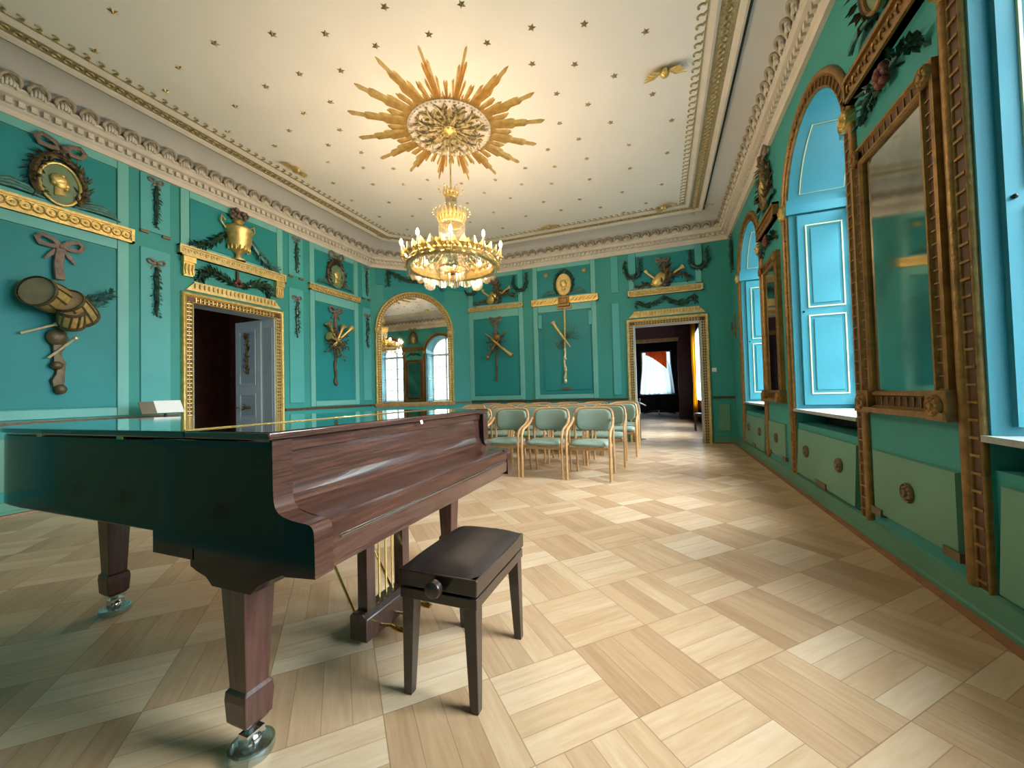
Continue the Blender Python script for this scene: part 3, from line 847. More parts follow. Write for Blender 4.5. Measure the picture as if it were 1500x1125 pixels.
def frieze(F, u0, u1, z0, z1, label, mats='gold', style='ring', group='gilt frieze bars'):
    """gilt bar with mouldings and a row of rings, waves or slanted cords"""
    t = thing('frieze_bar', label, 'frieze', W(F, (u0 + u1) / 2, z0, 0), group)
    b = MB(F); h = z1 - z0
    b.box((u0, z0, 0), (u1, z1, .05)); b.box((u0 - .01, z1 - h * .16, 0), (u1 + .01, z1, .075)); b.box((u0 - .01, z0, 0), (u1 + .01, z0 + h * .14, .07))
    b.box((u0 - .01, z0, 0), (u0 + .02, z1, .07)); b.box((u1 - .02, z0, 0), (u1 + .01, z1, .07))
    obj('bar', b, mats, t, smooth=False)
    b = MB(F); c = (z0 + z1) / 2 + .002; r = h * .31
    n = int((u1 - u0 - .04) / (r * 1.62)); st = (u1 - u0 - .04) / n
    for i in range(n):
        u = u0 + .02 + st * (i + .5)
        if style == 'ring':
            b.lathe([(r * .72, .0), (r * .76, .018), (r * .92, .022), (r, .0)], (u, c, .05), 14); b.ball((u, c, .055), (r * .3, r * .3, .014), 8, 5)
        elif style == 'wave':
            P = [(u - r * .8 + r * .55 * math.cos(a) * (1 - a / 9) + r * .5, c + r * .75 * math.sin(a) * (1 - a / 9), .056) for a in [q * .6 for q in range(9)]]
            b.tube(P, r * .15, 5)
        else:
            b.tube([(u - r * .9, c - r * .8, .055), (u, c, .065), (u + r * .9, c + r * .8, .055)], [r * .12, r * .34, r * .12], 6)
    obj('relief', b, 'gold' if mats == 'gold' else mats, t)
    return t
frieze(FL, 1.56, 2.92, 3.23, 3.41, 'gilt bar with a chain of rings under the left wall medallion with green fronds')
frieze(FL, 3.45, 5.11, 3.27, 3.42, 'gilt scrolled shelf bar under the urn over the left door', 'gold_soft', 'wave')
frieze(FL, 5.65, 6.99, 3.30, 3.43, 'olive gilt bar under the medallion between left door and arched mirror', 'gold_soft')
frieze(FF, -4.67, -3.17, 3.31, 3.42, 'plain dull gilt bar under the lute right of the arched mirror', 'gold_soft', 'ring')
frieze(FF, -2.92, -2.27, 3.27, 3.43, 'gilt corded bar, left half under the far wall medallion', 'gold', 'cord')
frieze(FF, -1.97, -1.32, 3.27, 3.43, 'gilt corded bar, right half under the far wall medallion', 'gold', 'cord')
frieze(FF, -.63, .88, 3.25, 3.39, 'dull gilt bar under the lute over the far door', 'gold_soft', 'ring')
for (y0, y1, w) in PIERS: frieze(FR, -y1 - .02, -y0 + .02, 3.24, 3.42, 'aged gilt bar with scrolls above the mirror on the ' + w.split(',')[0], 'gold_old', 'wave')

def profile_head(b, u, v, s, sg=1, d=.03):
    b.ball((u, v + .12 * s, d), (.26 * s, .34 * s, .035), 10, 8)                # skull
    b.ball((u - sg * .05 * s, v + .22 * s, d + .008), (.30 * s, .26 * s, .03), 10, 8)   # hair
    b.ball((u + sg * .20 * s, v + .03 * s, d), (.11 * s, .16 * s, .025), 8, 6)     # face
    b.leaf((u + sg * .22 * s, v + .14 * s, d), (sg, -.45, 0), (0, 0, 1), .16 * s, .12 * s, .02)   # nose
    b.ball((u + sg * .20 * s, v - .13 * s, d), (.10 * s, .08 * s, .022), 8, 6)     # chin
    b.tube([(u - sg * .02 * s, v - .05 * s, d), (u - sg * .05 * s, v - .25 * s, d), (u + sg * .02 * s, v - .48 * s, d)], [.15 * s, .14 * s, .22 * s], 8, flat=.3, up=(0, 0, 1))
    b.ball((u - sg * .22 * s, v + .02 * s, d), (.10 * s, .12 * s, .03), 8, 6)      # bun
    b.ball((u + sg * .04 * s, v + .42 * s, d), (.16 * s, .08 * s, .03), 8, 6)
def medallion(F, u, v, rx, ry, label, rim='gold', plate='medal', wreath=.105, topbow=True, fr=None, sg=1, head='gold'):
    t = thing('medallion', label, 'medallion', W(F, u, v - ry, 0), 'portrait medallions')
    b = MB(F); ell = [(u + rx * math.cos(2 * PI * i / 32), v + ry * math.sin(2 * PI * i / 32)) for i in range(32)]
    b.prism(ell, .02, .055); obj('plate', b, plate, t, smooth=False)
    b = MB(F); b.tube([(p[0], p[1], .06) for p in ell] + [(ell[0][0], ell[0][1], .06)], .016, 8, cap=False); obj('rim', b, rim, t)
    b = MB(F); profile_head(b, u, v - .01, ry * 1.05, sg, .065); obj('profile_head', b, head, t)
    b = MB(F); k = 1.24
    P = [(u + rx * k * math.cos(a), v + .03 + ry * k * math.sin(a), .04) for a in [-.25 * PI + 1.5 * PI * i / 24 for i in range(25)]]
    b.leafrope(P, wreath * .62, 150, wreath * .8, nseed()); obj('wreath', b, 'umber' if wreath > .09 else 'leaf', t, ang=20)
    if topbow:
        b = MB(F); bow(b, u + .01, v + ry * k + .12, .36, .05); b.ball((u + .02, v + ry * k + .13, .09), (.035, .035, .03)); obj('ribbon', b, 'ribbon', t)
    if fr:
        for s_ in (-1, 1):
            b = MB(F)
            for q in range(3):
                P = [(u + s_ * (rx * .7 + fr * x), v - ry * .93 + fr * y * (1 - q * .34) , .035 + .012 * q) for x, y in ((0, .03), (.3, .22), (.6, .28), (.85, .16), (1.0, -.02 ))]
                b.tube(P, [.008, .018, .022, .016, .005], 6, flat=.8, up=(0, 0, 1))
            obj('palm_frond', b, 'leaf_teal', t)
    return t
medallion(FL, 2.26, 3.68, .165, .235, 'round green medallion with gilt profile head, dark wreath and bow, nearest on the left wall', fr=.42, sg=1)
medallion(FL, 6.32, 3.72, .17, .235, 'oval medallion with small gilt figure in dark wreath, between left door and arched mirror', rim='medal', wreath=.10, fr=.36)
medallion(FF, -2.11, 3.73, .175, .25, 'oval gilt bust medallion in thin dark wreath in middle of the far wall', plate='gold_soft', wreath=.075, topbow=False, fr=.42)
for (y0, y1, w) in PIERS:
    medallion(FR, -(y0 + y1) / 2, 3.78, .15, .24, 'oval gilt bust medallion with dark wreath above the mirror on the ' + w.split(',')[0], rim='gold_old', plate='medal', wreath=.11, fr=.3)
    t = thing('flower_spray', 'dull red flower with dark ribbons between frieze and mirror on the ' + w.split(',')[0], 'ornament', W(FR, -(y0 + y1) / 2, 3.0, .02), 'flower sprays over the pier mirrors')
    uc = -(y0 + y1) / 2
    b = MB(FR)
    for k in range(6): b.ball((uc + .05 * math.cos(k * PI / 3), 3.1 + .05 * math.sin(k * PI / 3), .05), (.03, .03, .03), 8, 5)
    b.ball((uc, 3.1, .07), .028, 8, 6); obj('flower', b, 'rosetted', t)
    b = MB(FR)
    for s_ in (-1, 1): b.leafrope(bez((uc + s_ * .06, 3.09), (uc + s_ * .36, 3.0), -.05, 8, .035), .03, 34, .08, nseed(), rr=[1, 1, 1, .9, .9, .8, .7, .5, .3])
    obj('leaves', b, 'leaf', t, ang=20)
for u, w in ((-2.56, 'left'), (-1.62, 'right')):
    o = rosette(FF, u, 4.02, .055, 'star_rosette', 'gold_soft', None, .04); tag(o, 'small gilt rosette at upper %s of the far wall medallion' % w, 'rosette', 'rosettes beside the far wall medallion')
b = MB(FF); b.box((-2.27, 3.20, 0), (-1.97, 3.46, .09), .012); b.box((-2.22, 3.26, .09), (-2.02, 3.41, .11), .02); b.box((-2.3, 3.15, 0), (-1.93, 3.20, .06)); 
tag(obj('keystone_block', b, 'gold_old', smooth=False), 'gilt square block joining the two corded bars of the far wall', 'ornament')

# urn over the left door
t = thing('urn_relief', 'gilt relief urn with flowers standing over the left door', 'urn', W(FL, 4.27, 3.42, 0))
b = MB(FL)
P = [(.10, 3.42), (.10, 3.45), (.045, 3.47), (.035, 3.52), (.06, 3.55), (.15, 3.60), (.185, 3.72), (.19, 3.86), (.205, 3.88), (.205, 3.93), (.17, 3.97), (.07, 4.0), (.06, 4.05), (.09, 4.07), (.0, 4.08)]
b.lathe([(r, z) for r, z in P], (4.27, 0, .05), 22, ax=1)
for k in range(9):
    a = PI * k / 8; b.ball((4.27 + .155 * math.cos(a), 3.615, .05 + .155 * math.sin(a)), (.02, .05, .02), 6, 5)
obj('urn_body', b, 'gold', t)
b = MB(FL)
for s_ in (-1, 1): b.tube([(4.27 + s_ * x, z, .06) for x, z in ((.20, 3.9), (.27, 3.98), (.26, 4.07), (.20, 4.02))], .014, 6)
obj('handle', b, 'gold', t)
b = MB(FL); R = random.Random(5)
for k in range(26): b.ball((4.27 + R.uniform(-.12, .12), 4.08 + R.uniform(0, .15), .07 + R.uniform(0, .08)), R.uniform(.02, .04), 6, 5)
obj('flowers', b, 'ribbon', t)
for s_, w in ((-1, 'left'), (1, 'right')):
    b = MB(FL); P = bez((4.27 + s_ * .2, 3.82), (4.27 + s_ * .70, 3.47), .10, 12, .06)
    b.leafrope(P, .055, 90, .08, nseed(), rr=[.6, .8, 1, 1.1, 1.2, 1.2, 1.2, 1.1, 1, .9, .8, .7, .5])
    tag(obj('swag', b, 'leaf' if s_ < 0 else 'leaf_teal', ang=20), 'dark leaf swag hanging %s of the gilt urn over the left door' % w, 'swag', 'swags over the left door')
for u, w in ((3.56, 'left'), (5.0, 'right')):
    b = MB(FL); b.box((u - .07, 3.0, 0), (u + .07, 3.26, .06)); b.box((u - .08, 3.18, 0), (u + .08, 3.26, .085))
    for k in range(3): b.ball((u - .045 + .045 * k, 3.08, .06), (.02, .09, .02), 6, 6)
    b.box((u - .06, 2.98, 0), (u + .06, 3.03, .045))
    tag(obj('console_bracket', b, 'gold'), 'gilt fluted bracket under the %s end of the urn shelf' % w, 'bracket', 'brackets of the urn shelf')
def dolphin(F, u, v, s_, label, group):
    b = MB(F)
    P = [(u + s_ * x, v + y, .04) for x, y in ((.04, -.02), (.16, .03), (.30, .09), (.44, .10), (.54, .03), (.57, -.06))]
    b.leafrope(P, .06, 90, .10, nseed(), rr=[.5, .8, 1.2, 1.3, .9, .4])
    tag(obj('leaf_spray', b, 'leaf', ang=20), label, 'leaf spray', group)
dolphin(FL, 4.27, 3.03, -1, 'dark curling leaf spray, left one directly over the left door frame', 'leaf sprays over the left door')
dolphin(FL, 4.27, 3.03, 1, 'dark curling leaf spray, right one directly over the left door frame', 'leaf sprays over the left door')
b = MB(FL)
for k in range(6): b.ball((4.27 + .045 * math.cos(k * PI / 3), 3.05 + .045 * math.sin(k * PI / 3), .05), (.028, .028, .025), 6, 5)
b.tube([(4.27, 3.06, .04), (4.27, 3.26, .03)], .018, 6)
tag(obj('flower', b, 'rosetted'), 'dull red flower between the leaf sprays over the left door', 'flower')
def cap(F, u0, u1, z0, z1, label, mats):
    b = MB(F); b.prism([(u0 - .09, z0), (u1 + .09, z0), (u1 - .02, z1 - .02), (u1 - .02, z1), (u0 + .02, z1), (u0 + .02, z1 - .02)], 0, .035)
    n = int((u1 - u0) / .065)
    for i in range(n + 1):
        u = u0 + .03 + (u1 - u0 - .06) * i / n
        b.ball((u, (z0 + z1) / 2 + .01, .045), (.016, .045, .018), 6, 5)
    return tag(obj('door_cap', b, mats), label, 'ornament')
cap(FL, 3.62, 4.95, 2.78, 2.92, 'fluted gilt cap on top of the left door frame', 'gold_soft')
cap(FF, -.55, .83, 2.78, 2.92, 'fluted gilt cap on top of the far door frame', 'gold_soft')
b = MB(FF)
for (a, c) in (((-.45, 3.14), (.12, 3.2)), ((.12, 3.2), (.72, 3.14))):
    b.leafrope(bez(a, c, .14, 12, .045), .05, 90, .075, nseed(), rr=[.6, .8, 1, 1.1, 1.1, 1.2, 1.2, 1.1, 1, .9, .8, .7, .5])
for u in (-.46, .73): b.leafrope([(u, 3.16, .045), (u, 3.08, .045), (u, 2.99, .04)], .04, 22, .06, nseed(), rr=[1, 1, .5])
tag(obj('swag', b, 'leaf', ang=20), 'double dark green swag over the far door frame', 'swag')
b = MB(FC)
b.leafrope(bez((.42, 4.20), (1.70, 4.20), .22, 16, .05), .06, 130, .085, nseed(), rr=[.6, .8, 1, 1.1, 1.1, 1.2, 1.2, 1.2, 1.2, 1.2, 1.2, 1.1, 1, .9, .8, .7, .5])
for u in (.41, 1.71): b.leafrope([(u, 4.22, .05), (u, 4.05, .05), (u, 3.82, .04)], .055, 40, .08, nseed(), rr=[1, 1, .5])
tag(obj('swag', b, 'leaf', ang=20), 'long dark leaf swag on the corner wall above the arched mirror', 'swag')

# trophies hanging in the large panels
def cone(b, p, q, r0, r1, n=10):
    b.tube([p, q], [r0, r1], n)
def tail(b, u, z0, z1, d=.03, w=.03):
    n = 10
    b.tube([(u + .015 * math.sin(i * 1.1), z0 + (z1 - z0) * i / n, d) for i in range(n + 1)], [w * (.8 + .4 * ((i * 7) % 3 == 0)) for i in range(n + 1)], 7, flat=.5, up=(0, 0, 1))
def drum(F, par, c, ax, r, l, heads='plaster'):
    ax = Vector(ax).normalized(); x = ax.orthogonal().normalized(); y = ax.cross(x); c = Vector(c)
    def ring(h, rr): return [c + ax * h + (x * math.cos(a) + y * math.sin(a)) * rr for a in [2 * PI * i / 24 for i in range(24)]]
    b = MB(F); b.grid([ring(-l / 2 + l * i / 6, r * (1 + .05 * math.sin(PI * i / 6))) for i in range(7)], cv=True)
    b.m(1)
    for h in (-l / 2, l / 2): b.grid([ring(h - .02, r * 1.0), ring(h - .02, r * 1.07), ring(h + .02, r * 1.07), ring(h + .02, r * 1.0)], cv=True)
    for i in range(10):
        a0, a1 = 2 * PI * i / 10, 2 * PI * (i + .5) / 10
        p0 = c - ax * l / 2 + (x * math.cos(a0) + y * math.sin(a0)) * r * 1.03; p1 = c + ax * l / 2 + (x * math.cos(a1) + y * math.sin(a1)) * r * 1.03
        m_ = (p0 + p1) / 2; m_ += (m_ - c).normalized() * r * .06
        b.tube([p0, m_, p1], .011, 5)
    o = obj('drum', b, ['gold', 'umber'], par)
    b = MB(F)
    for h in (-l / 2, l / 2): b.bm.faces.new([b.v(p) for p in ring(h + (.004 if h > 0 else -.004), r * .98)])
    obj('drum_head', b, heads, o, smooth=False)
t = thing('trophy_relief', 'carved trophy of gilt drums, sticks and sprig hanging in the nearest left wall panel', 'trophy', W(FL, 2.24, 1.3, 0), 'music trophies in wall panels')
b = MB(FL); bow(b, 2.27, 2.97, .34, .04); b.tube([(2.27, 2.95, .04), (2.25, 2.75, .05), (2.26, 2.58, .06)], .045, 7, flat=.5, up=(0, 0, 1)); obj('ribbon', b, 'ribbon', t)
drum(FL, t, (2.13, 2.35, .17), (-.78, .14, .6), .155, .27)
drum(FL, t, (2.35, 2.25, .16), (-.66, .42, .6), .135, .30)
drum(FL, t, (2.30, 2.13, .20), (-.25, .75, .6), .10, .18)
b = MB(FL)
for k in range(9):
    a = .1 + k * .13; p = Vector((2.42 + .02 * k, 2.42 - .012 * k, .05)); d = Vector((math.cos(a), math.sin(a), .25)); b.leafrope([p, p + d * .1, p + d * .24], .02, 9, .07, nseed(), rr=[1, 1, .6])
obj('sprig', b, 'leaf_teal', t, ang=20)
b = MB(FL); tail(b, 2.26, 2.02, 1.36, .04, .05); b.ball((2.24, 1.92, .05), (.09, .10, .05)); b.ball((2.24, 1.60, .05), (.055, .05, .045)); b.ball((2.27, 1.33, .05), (.055, .06, .045)); obj('tassel_tail', b, 'umber', t)
for p, q in (((1.97, 1.93, .06), (2.22, 2.06, .10)), ((2.17, 1.68, .07), (2.37, 1.92, .10))):
    b = MB(FL); b.tube([p, q], .013, 7); b.ball(q, .026, 8, 6); obj('drumstick', b, 'silver', t)

t = thing('trophy_relief', 'carved trophy of fanned gilt trumpets and leaves in the panel left of the arched mirror', 'trophy', W(FL, 6.28, 1.44, 0), 'music trophies in wall panels')
b = MB(FL); bow(b, 6.3, 2.98, .32, .04); b.tube([(6.3, 2.97, .03), (6.29, 2.7, .04), (6.28, 2.5, .05)], .04, 7, flat=.5, up=(0, 0, 1)); obj('ribbon', b, 'ribbon', t)
for k, (a, l) in enumerate(((2.2, .42), (1.2, .36), (.75, .46), (2.9, .28))):
    b = MB(FL); p = Vector((6.28, 2.35, .07 + .015 * k)); d = Vector((math.cos(a), math.sin(a), .12)); b.tube([p - d * .2, p + d * l * .75, p + d * l * .92, p + d * l], [.016, .03, .055, .085], 10); obj('trumpet', b, 'gold', t)
b = MB(FL)
for k in range(14):
    a = 2 * PI * k / 14 + .2; p = Vector((6.28, 2.32, .06)); d = Vector((math.cos(a), math.sin(a), .2)); b.leafrope([p, p + d * .14, p + d * (.24 + .08 * (k % 3))], .026, 9, .08, nseed(), rr=[1, 1, .6])
obj('leaves', b, 'umber', t, ang=20)
b = MB(FL); tail(b, 6.28, 2.1, 1.46, .035, .035); b.ball((6.29, 1.46, .04), (.04, .05, .03)); obj('tassel_tail', b, 'umber', t)

t = thing('trophy_relief', 'carved trophy of crossed gilt horn and pipe in the far wall panel nearest the mirror', 'trophy', W(FF, -3.92, 1.45, 0), 'music trophies in wall panels')
b = MB(FF); bow(b, -3.92, 3.04, .32, .035); b.tube([(-3.92, 3.03, .03), (-3.91, 2.8, .04), (-3.9, 2.6, .05)], .035, 7, flat=.5, up=(0, 0, 1)); obj('ribbon', b, 'ribbon', t)
b = MB(FF); b.tube([(-4.20, 2.72, .05), (-3.9, 2.46, .08), (-3.58, 2.19, .08), (-3.47, 2.11, .08)], [.012, .03, .045, .06], 10); obj('horn', b, 'gold', t)
b = MB(FF); b.tube([(-3.62, 2.75, .06), (-3.9, 2.45, .07), (-4.14, 2.12, .06)], [.02, .03, .02], 8); b.ball((-4.15, 2.1, .06), (.05, .06, .04)); b.ball((-3.88, 2.6, .09), (.10, .08, .05)); obj('pipe', b, 'gold_old', t)
b = MB(FF)
for k in range(10):
    a = 2 * PI * k / 10; p = Vector((-3.9, 2.48, .06)); d = Vector((math.cos(a), math.sin(a), .2)); b.leafrope([p, p + d * .12, p + d * .26], .02, 8, .07, nseed(), rr=[1, 1, .6])
obj('leaves', b, 'umber', t, ang=20)
b = MB(FF); tail(b, -3.92, 2.4, 1.47, .03, .03); obj('tassel_tail', b, 'umber', t)

t = thing('trophy_relief', 'carved trophy of staff, gilt trumpet and leafy branch in the raised middle panel', 'trophy', W(FF, -2.12, 1.36, 0), 'music trophies in wall panels')
FF3 = FF @ Matrix.Translation((0, 0, .03))
b = MB(FF3); b.tube([(-2.1, 3.16, .04), (-2.11, 2.6, .03), (-2.13, 2.2, .03)], .024, 8); obj('staff', b, 'gold_soft', t)
b = MB(FF3); b.tube([(-2.40, 2.84, .06), (-2.36, 2.78, .06), (-2.15, 2.46, .06), (-1.98, 2.22, .05)], [.065, .04, .028, .014], 10); obj('trumpet', b, 'gold_soft', t)
b = MB(FF3)
for k in range(7):
    a = -.1 + k * .24; p = Vector((-2.08, 2.44, .04)); d = Vector((math.cos(a), math.sin(a), .15)); b.leafrope([p, p + d * .18, p + d * .36], .008, 7, .042, nseed(), core=.4, rr=[1, 1, .7])
for k in range(6):
    a = 3.4 + k * .25; p = Vector((-2.12, 2.4, .04)); d = Vector((math.cos(a), math.sin(a), .15)); b.leafrope([p, p + d * .12, p + d * .24], .008, 6, .045, nseed(), rr=[1, 1, .7])
obj('branch', b, 'umber', t, ang=20)
b = MB(FF3); tail(b, -2.13, 2.2, 1.42, .025, .03); 
for z in (1.95, 1.68): b.ball((-2.12, z, .03), (.035, .045, .03))
b.ball((-2.13, 1.42, .03), (.04, .07, .03)); obj('tassel_tail', b, 'silver', t)
b = MB(FF3); b.box((-2.26, 1.215, 0), (-1.98, 1.255, .012))
for i in range(6): b.box((-2.24 + i * .045, 1.255, 0), (-2.22 + i * .045, 1.275, .010))
tag(obj('name_plate', b, 'plate', smooth=False), 'small brown plate at the foot of the raised middle panel', 'plate')

def lute(u, v, s, label):
    t = thing('lute_relief', label, 'trophy', W(FF, u, v, 0), 'lute reliefs on the far wall')
    b = MB(FF)
    rows = []
    for i in range(13):
        x = i / 12; w = .17 * math.sin(PI * min(1, x * .92 + .02)) ** .8 * (1.15 - .5 * x)
        rows.append([(u - .20 * s + x * .42 * s + 0, v + .10 + x * .17 + w * math.cos(a) * s, .03 + w * .55 * math.sin(a) + .02) for a in [PI * k / 8 for k in range(9)]])
    b.grid(rows); obj('lute_body', b, 'gold', t)
    b = MB(FF); b.tube([(u - .1 * s, v + .2, .07), (u - .26 * s, v + .33, .08), (u - .30 * s, v + .40, .07)], [.03, .026, .04], 7); obj('lute_neck', b, 'gold_soft', t)
    b = MB(FF); b.tube([(u + .12 * s, v + .2, .06), (u + .4 * s, v + .36, .06), (u + .47 * s, v + .40, .06)], [.018, .024, .055], 8); obj('trumpet', b, 'gold_soft', t)
    b = MB(FF)
    b.leafrope([(u + .06, v + .02, .05), (u + .14, v + .25, .07), (u + .08, v + .5, .06)], .11, 60, .13, nseed(), rr=[1, 1.1, .6])
    b.leafrope([(u + .2, v + .22, .04), (u + .42, v + .26, .05), (u + .58, v + .12, .04)], .05, 40, .10, nseed(), rr=[1, 1, .5])
    b.leafrope([(u - .15, v + .05, .04), (u - .38, v + .10, .05), (u - .52, v + .04, .04)], .04, 30, .09, nseed(), rr=[1, 1, .5])
    obj('leaves', b, 'umber', t, ang=20)
    b = MB(FF); bow(b, u + .05, v + .58, .26, .05); obj('ribbon', b, 'ribbon', t)
lute(-3.95, 3.45, 1., 'gilt lute relief with dark leaves right of the arched mirror')
lute(.05, 3.40, 1., 'gilt lute relief with dark leaves and trumpet over the far door')

# arched mirror on the corner wall
t = thing('arched_mirror', 'tall arched old mirror in gilt frame on the angled corner wall', 'mirror', W(FC, 1.045, .97, 0))
u0, u1, zb, zs = .235, 1.855, 1.0, 2.79
b = MB(FC); b.prism([(u0 - .01, zb)] + arc(u0 - .01, u1 + .01, zs, 40) + [(u1 + .01, zb)], 0, .015); obj('mirror_glass', b, 'mirror', t, smooth=False)
gilt_frame(FC, [(u0, zb - .03)] + arc(u0, u1, zs, 44) + [(u1, zb - .03)], .15, t, 'mirror_frame', gold='gold', bars=.06)
b = MB(FC); b.box((u0 - .17, zb - .06, 0), (u1 + .17, zb, .06)); b.box((u0 - .15, zb - .10, 0), (u1 + .15, zb - .06, .035)); obj('sill_rail', b, 'gold_old', t, smooth=False)
for u in (u0 - .075, u1 + .075): rosette(FC @ Matrix.Translation((0, 0, .04)), u, zs - .03, .085, 'side_rosette', 'gold_soft', t, .04)

# small things on the walls
b = MB(FF); b.box((1.0, 1.50, 0), (1.09, 1.585, .012), .003); b.box((1.03, 1.52, .012), (1.06, 1.565, .02), .003)
tag(obj('light_switch', b, 'white', smooth=False), 'small white light switch right of the far door', 'switch')
t = thing('wall_sconce', 'narrow gilt wall sconce in the right corner beside the far window', 'sconce', W(FR, -8.75, 2.1, 0))
b = MB(FR); b.prism([(-8.79, 2.15), (-8.71, 2.15), (-8.69, 2.5), (-8.75, 2.62), (-8.81, 2.5)], 0, .02); obj('back_plate', b, 'gold_old', t, smooth=False)
b = MB(FR); b.tube([(-8.75, 2.28, .02), (-8.75, 2.22, .05), (-8.75, 2.3, .07)], .012, 7); b.lathe([(0, 2.3), (.03, 2.31), (.03, 2.33), (0, 2.33)], (-8.75, 0, .07), 12, ax=1); obj('arm', b, 'gold_old', t)
b = MB(FR); b.lathe([(0, 2.33), (.012, 2.33), (.012, 2.45), (0, 2.45)], (-8.75, 0, .07), 10, ax=1); obj('candle', b, 'umber', t)

ORN[0] = False
# ------------------------------------------------------------------ ceiling: sunburst, stars, gilt wings
CX, CY = -2.575, 4.575
t = thing('sunburst_rosette', 'large gilt sunburst around a carved round rosette in the ceiling centre', 'ceiling ornament', (CX, CY, ZC))
b = MB()
b.lathe([(.56, ZC), (.56, ZC - .03), (.535, ZC - .045), (.51, ZC - .03), (.49, ZC - .02), (.0, ZC - .02)], (CX, CY, 0), 48)
for k in range(60):
    a = 2 * PI * k / 60; b.ball((CX + .535 * math.cos(a), CY + .535 * math.sin(a), ZC - .045), .014, 6, 4)
obj('medallion_ring', b, 'cream', t)
b = MB(); R = random.Random(3)
for k in range(12):
    a = 2 * PI * k / 12
    for sg in (-1, 1):
        P = []
        for q in range(8):
            s_ = q / 7; ang = a + sg * (.05 + .20 * math.sin(PI * s_ * .9)); rr = .11 + .37 * s_
            P.append((CX + rr * math.cos(ang), CY + rr * math.sin(ang), ZC - .035 - .02 * math.sin(PI * s_)))
        b.leafrope(P, .034, 16, .085, 100 + k, rr=[.6, .8, 1, 1, 1, 1, .8, .6])
    d = Vector((math.cos(a), math.sin(a), 0)); b.leaf(Vector((CX, CY, ZC - .03)) + d * .09, d, (0, 0, -1), .36, .11, .035)
obj('acanthus', b, 'khaki', t, ang=25)
b = MB(); b.lathe([(.10, ZC - .02), (.11, ZC - .05), (.085, ZC - .075), (.05, ZC - .085), (.03, ZC - .11), (0, ZC - .115)], (CX, CY, 0), 20)
for k in range(10): a = 2 * PI * k / 10; b.ball((CX + .085 * math.cos(a), CY + .085 * math.sin(a), ZC - .055), .024, 7, 5)
obj('boss', b, 'gold', t)
def ray_mesh(L_, w, n, seed):
    R = random.Random(seed); b = MB()
    for i in range(n):
        x = (i - (n - 1) / 2) / max(1, (n - 1) / 2)
        l = L_ * (1 - .30 * abs(x) ** 1.1 - .05 * R.random())
        y0, y1 = x * w * .26, x * w * .5
        hw0, hw1 = w * .30 / n * 1.25, w * .55 / n * 1.15
        b_ = [(.55, y0 - hw0), (.55, y0 + hw0), (l - .05, y1 + hw1), (l, y1 + hw1 * .1), (l - .05, y1 - hw1)]
        top = [(px_, py_, ZC - .015) for px_, py_ in b_]
        V0 = [b.v((p[0], p[1], ZC)) for p in b_]
        ridge = [b.v((.55, y0, ZC - .035)), b.v((l - .05, y1, ZC - .04 - .008 * (1 - abs(x)))), b.v((l, y1, ZC - .012))]
        b.f([V0[0], V0[4], ridge[1], ridge[0]]); b.f([V0[1], ridge[0], ridge[1], V0[2]]); b.f([V0[4], V0[3], ridge[2], ridge[1]]); b.f([V0[2], ridge[1], ridge[2], V0[3]]); b.f([V0[0], ridge[0], V0[1]]); b.f([V0[0], V0[1], V0[2], V0[3], V0[4]])
    return b
A0 = math.radians(-74.5)
for k in range(16):
    for kind in (0, 1):
        a = A0 + 2 * PI * (k + .5 * kind) / 16
        b = ray_mesh(1.30 if kind == 0 else .94,   .135 if kind == 0 else .09, 5 if kind == 0 else 4, k * 2 + kind)
        b.bm.transform(Matrix.Translation((CX, CY, 0)) @ Matrix.Rotation(a, 4, 'Z'))
        obj('ray', b, 'gold_ray', t, smooth=False)

# scattered stars (metres on the ceiling), then the camera's axes
F_ = 569.07; YAW, PIT, ROL = .367295, .0249438, .0255755
cyw, syw = math.cos(YAW), math.sin(YAW)
fv = Vector((-syw * math.cos(PIT), cyw * math.cos(PIT), math.sin(PIT))); rv = Vector((cyw, syw, 0)); dv = fv.cross(rv)
cr_, sr_ = math.cos(ROL), math.sin(ROL)
r2 = rv * cr_ + dv * sr_; d2 = dv * cr_ - rv * sr_
stars = [(-2.29,2.9),(-1.619,3.151),(-2.064,3.292),(-2.642,3.191),(-1.566,3.603),(-1.088,3.621),(-0.596,3.785),(-0.034,4.106),(-1.216,4.027),(-0.782,4.216),(-0.392,4.55),(-1.073,4.549),(-0.752,4.877),(0.013,5.018),(-1.166,5.07),(-0.528,5.327),(0.245,5.61),(-0.994,5.497),(-0.336,5.927),(-1.468,5.553),(-0.972,6.011),(0.198,6.36),(-1.487,6.019),(-0.365,6.561),(-1.933,5.869),(-1.031,6.624),(-1.666,6.491),(-2.153,6.304),(-2.513,5.99),(-3.087,5.857),(-3.553,5.534),(-2.865,6.3),(-0.555,7.294),(0.12,7.304),(-1.325,7.241),(-2.504,6.666),(-1.977,7.055),(-3.319,6.51),(-1.01,7.726),(-0.166,7.915),(-1.751,7.52),(-2.48,7.478),(-3.016,7.057),(-0.603,8.14),(-3.13,7.816),(-3.64,7.258),(-4.036,4.52),(-4.284,4.837),(-3.867,5.041),(-4.479,5.279),(-4.008,5.487),(-4.032,6.017),(-4.635,5.892),(-5.2,5.558),(-4.565,6.527),(-5.183,6.285),(-5.05,7.025),(-4.619,1.979),(-5.318,2.137),(-4.111,2.545),(-3.489,2.696),(-3.007,2.892),(-4.773,2.589),(-5.272,2.726),(-4.163,3.125),(-3.656,3.144),(-3.203,3.288),(-3.669,3.594),(-4.788,3.196),(-4.127,3.609),(-5.34,3.462),(-4.578,3.769),(-3.949,4.019),(-5.05,3.916),(-4.341,4.2),(-4.666,4.506),(-5.056,4.982)]
stars.sort(key=lambda p: -p[1])
bS = MB()
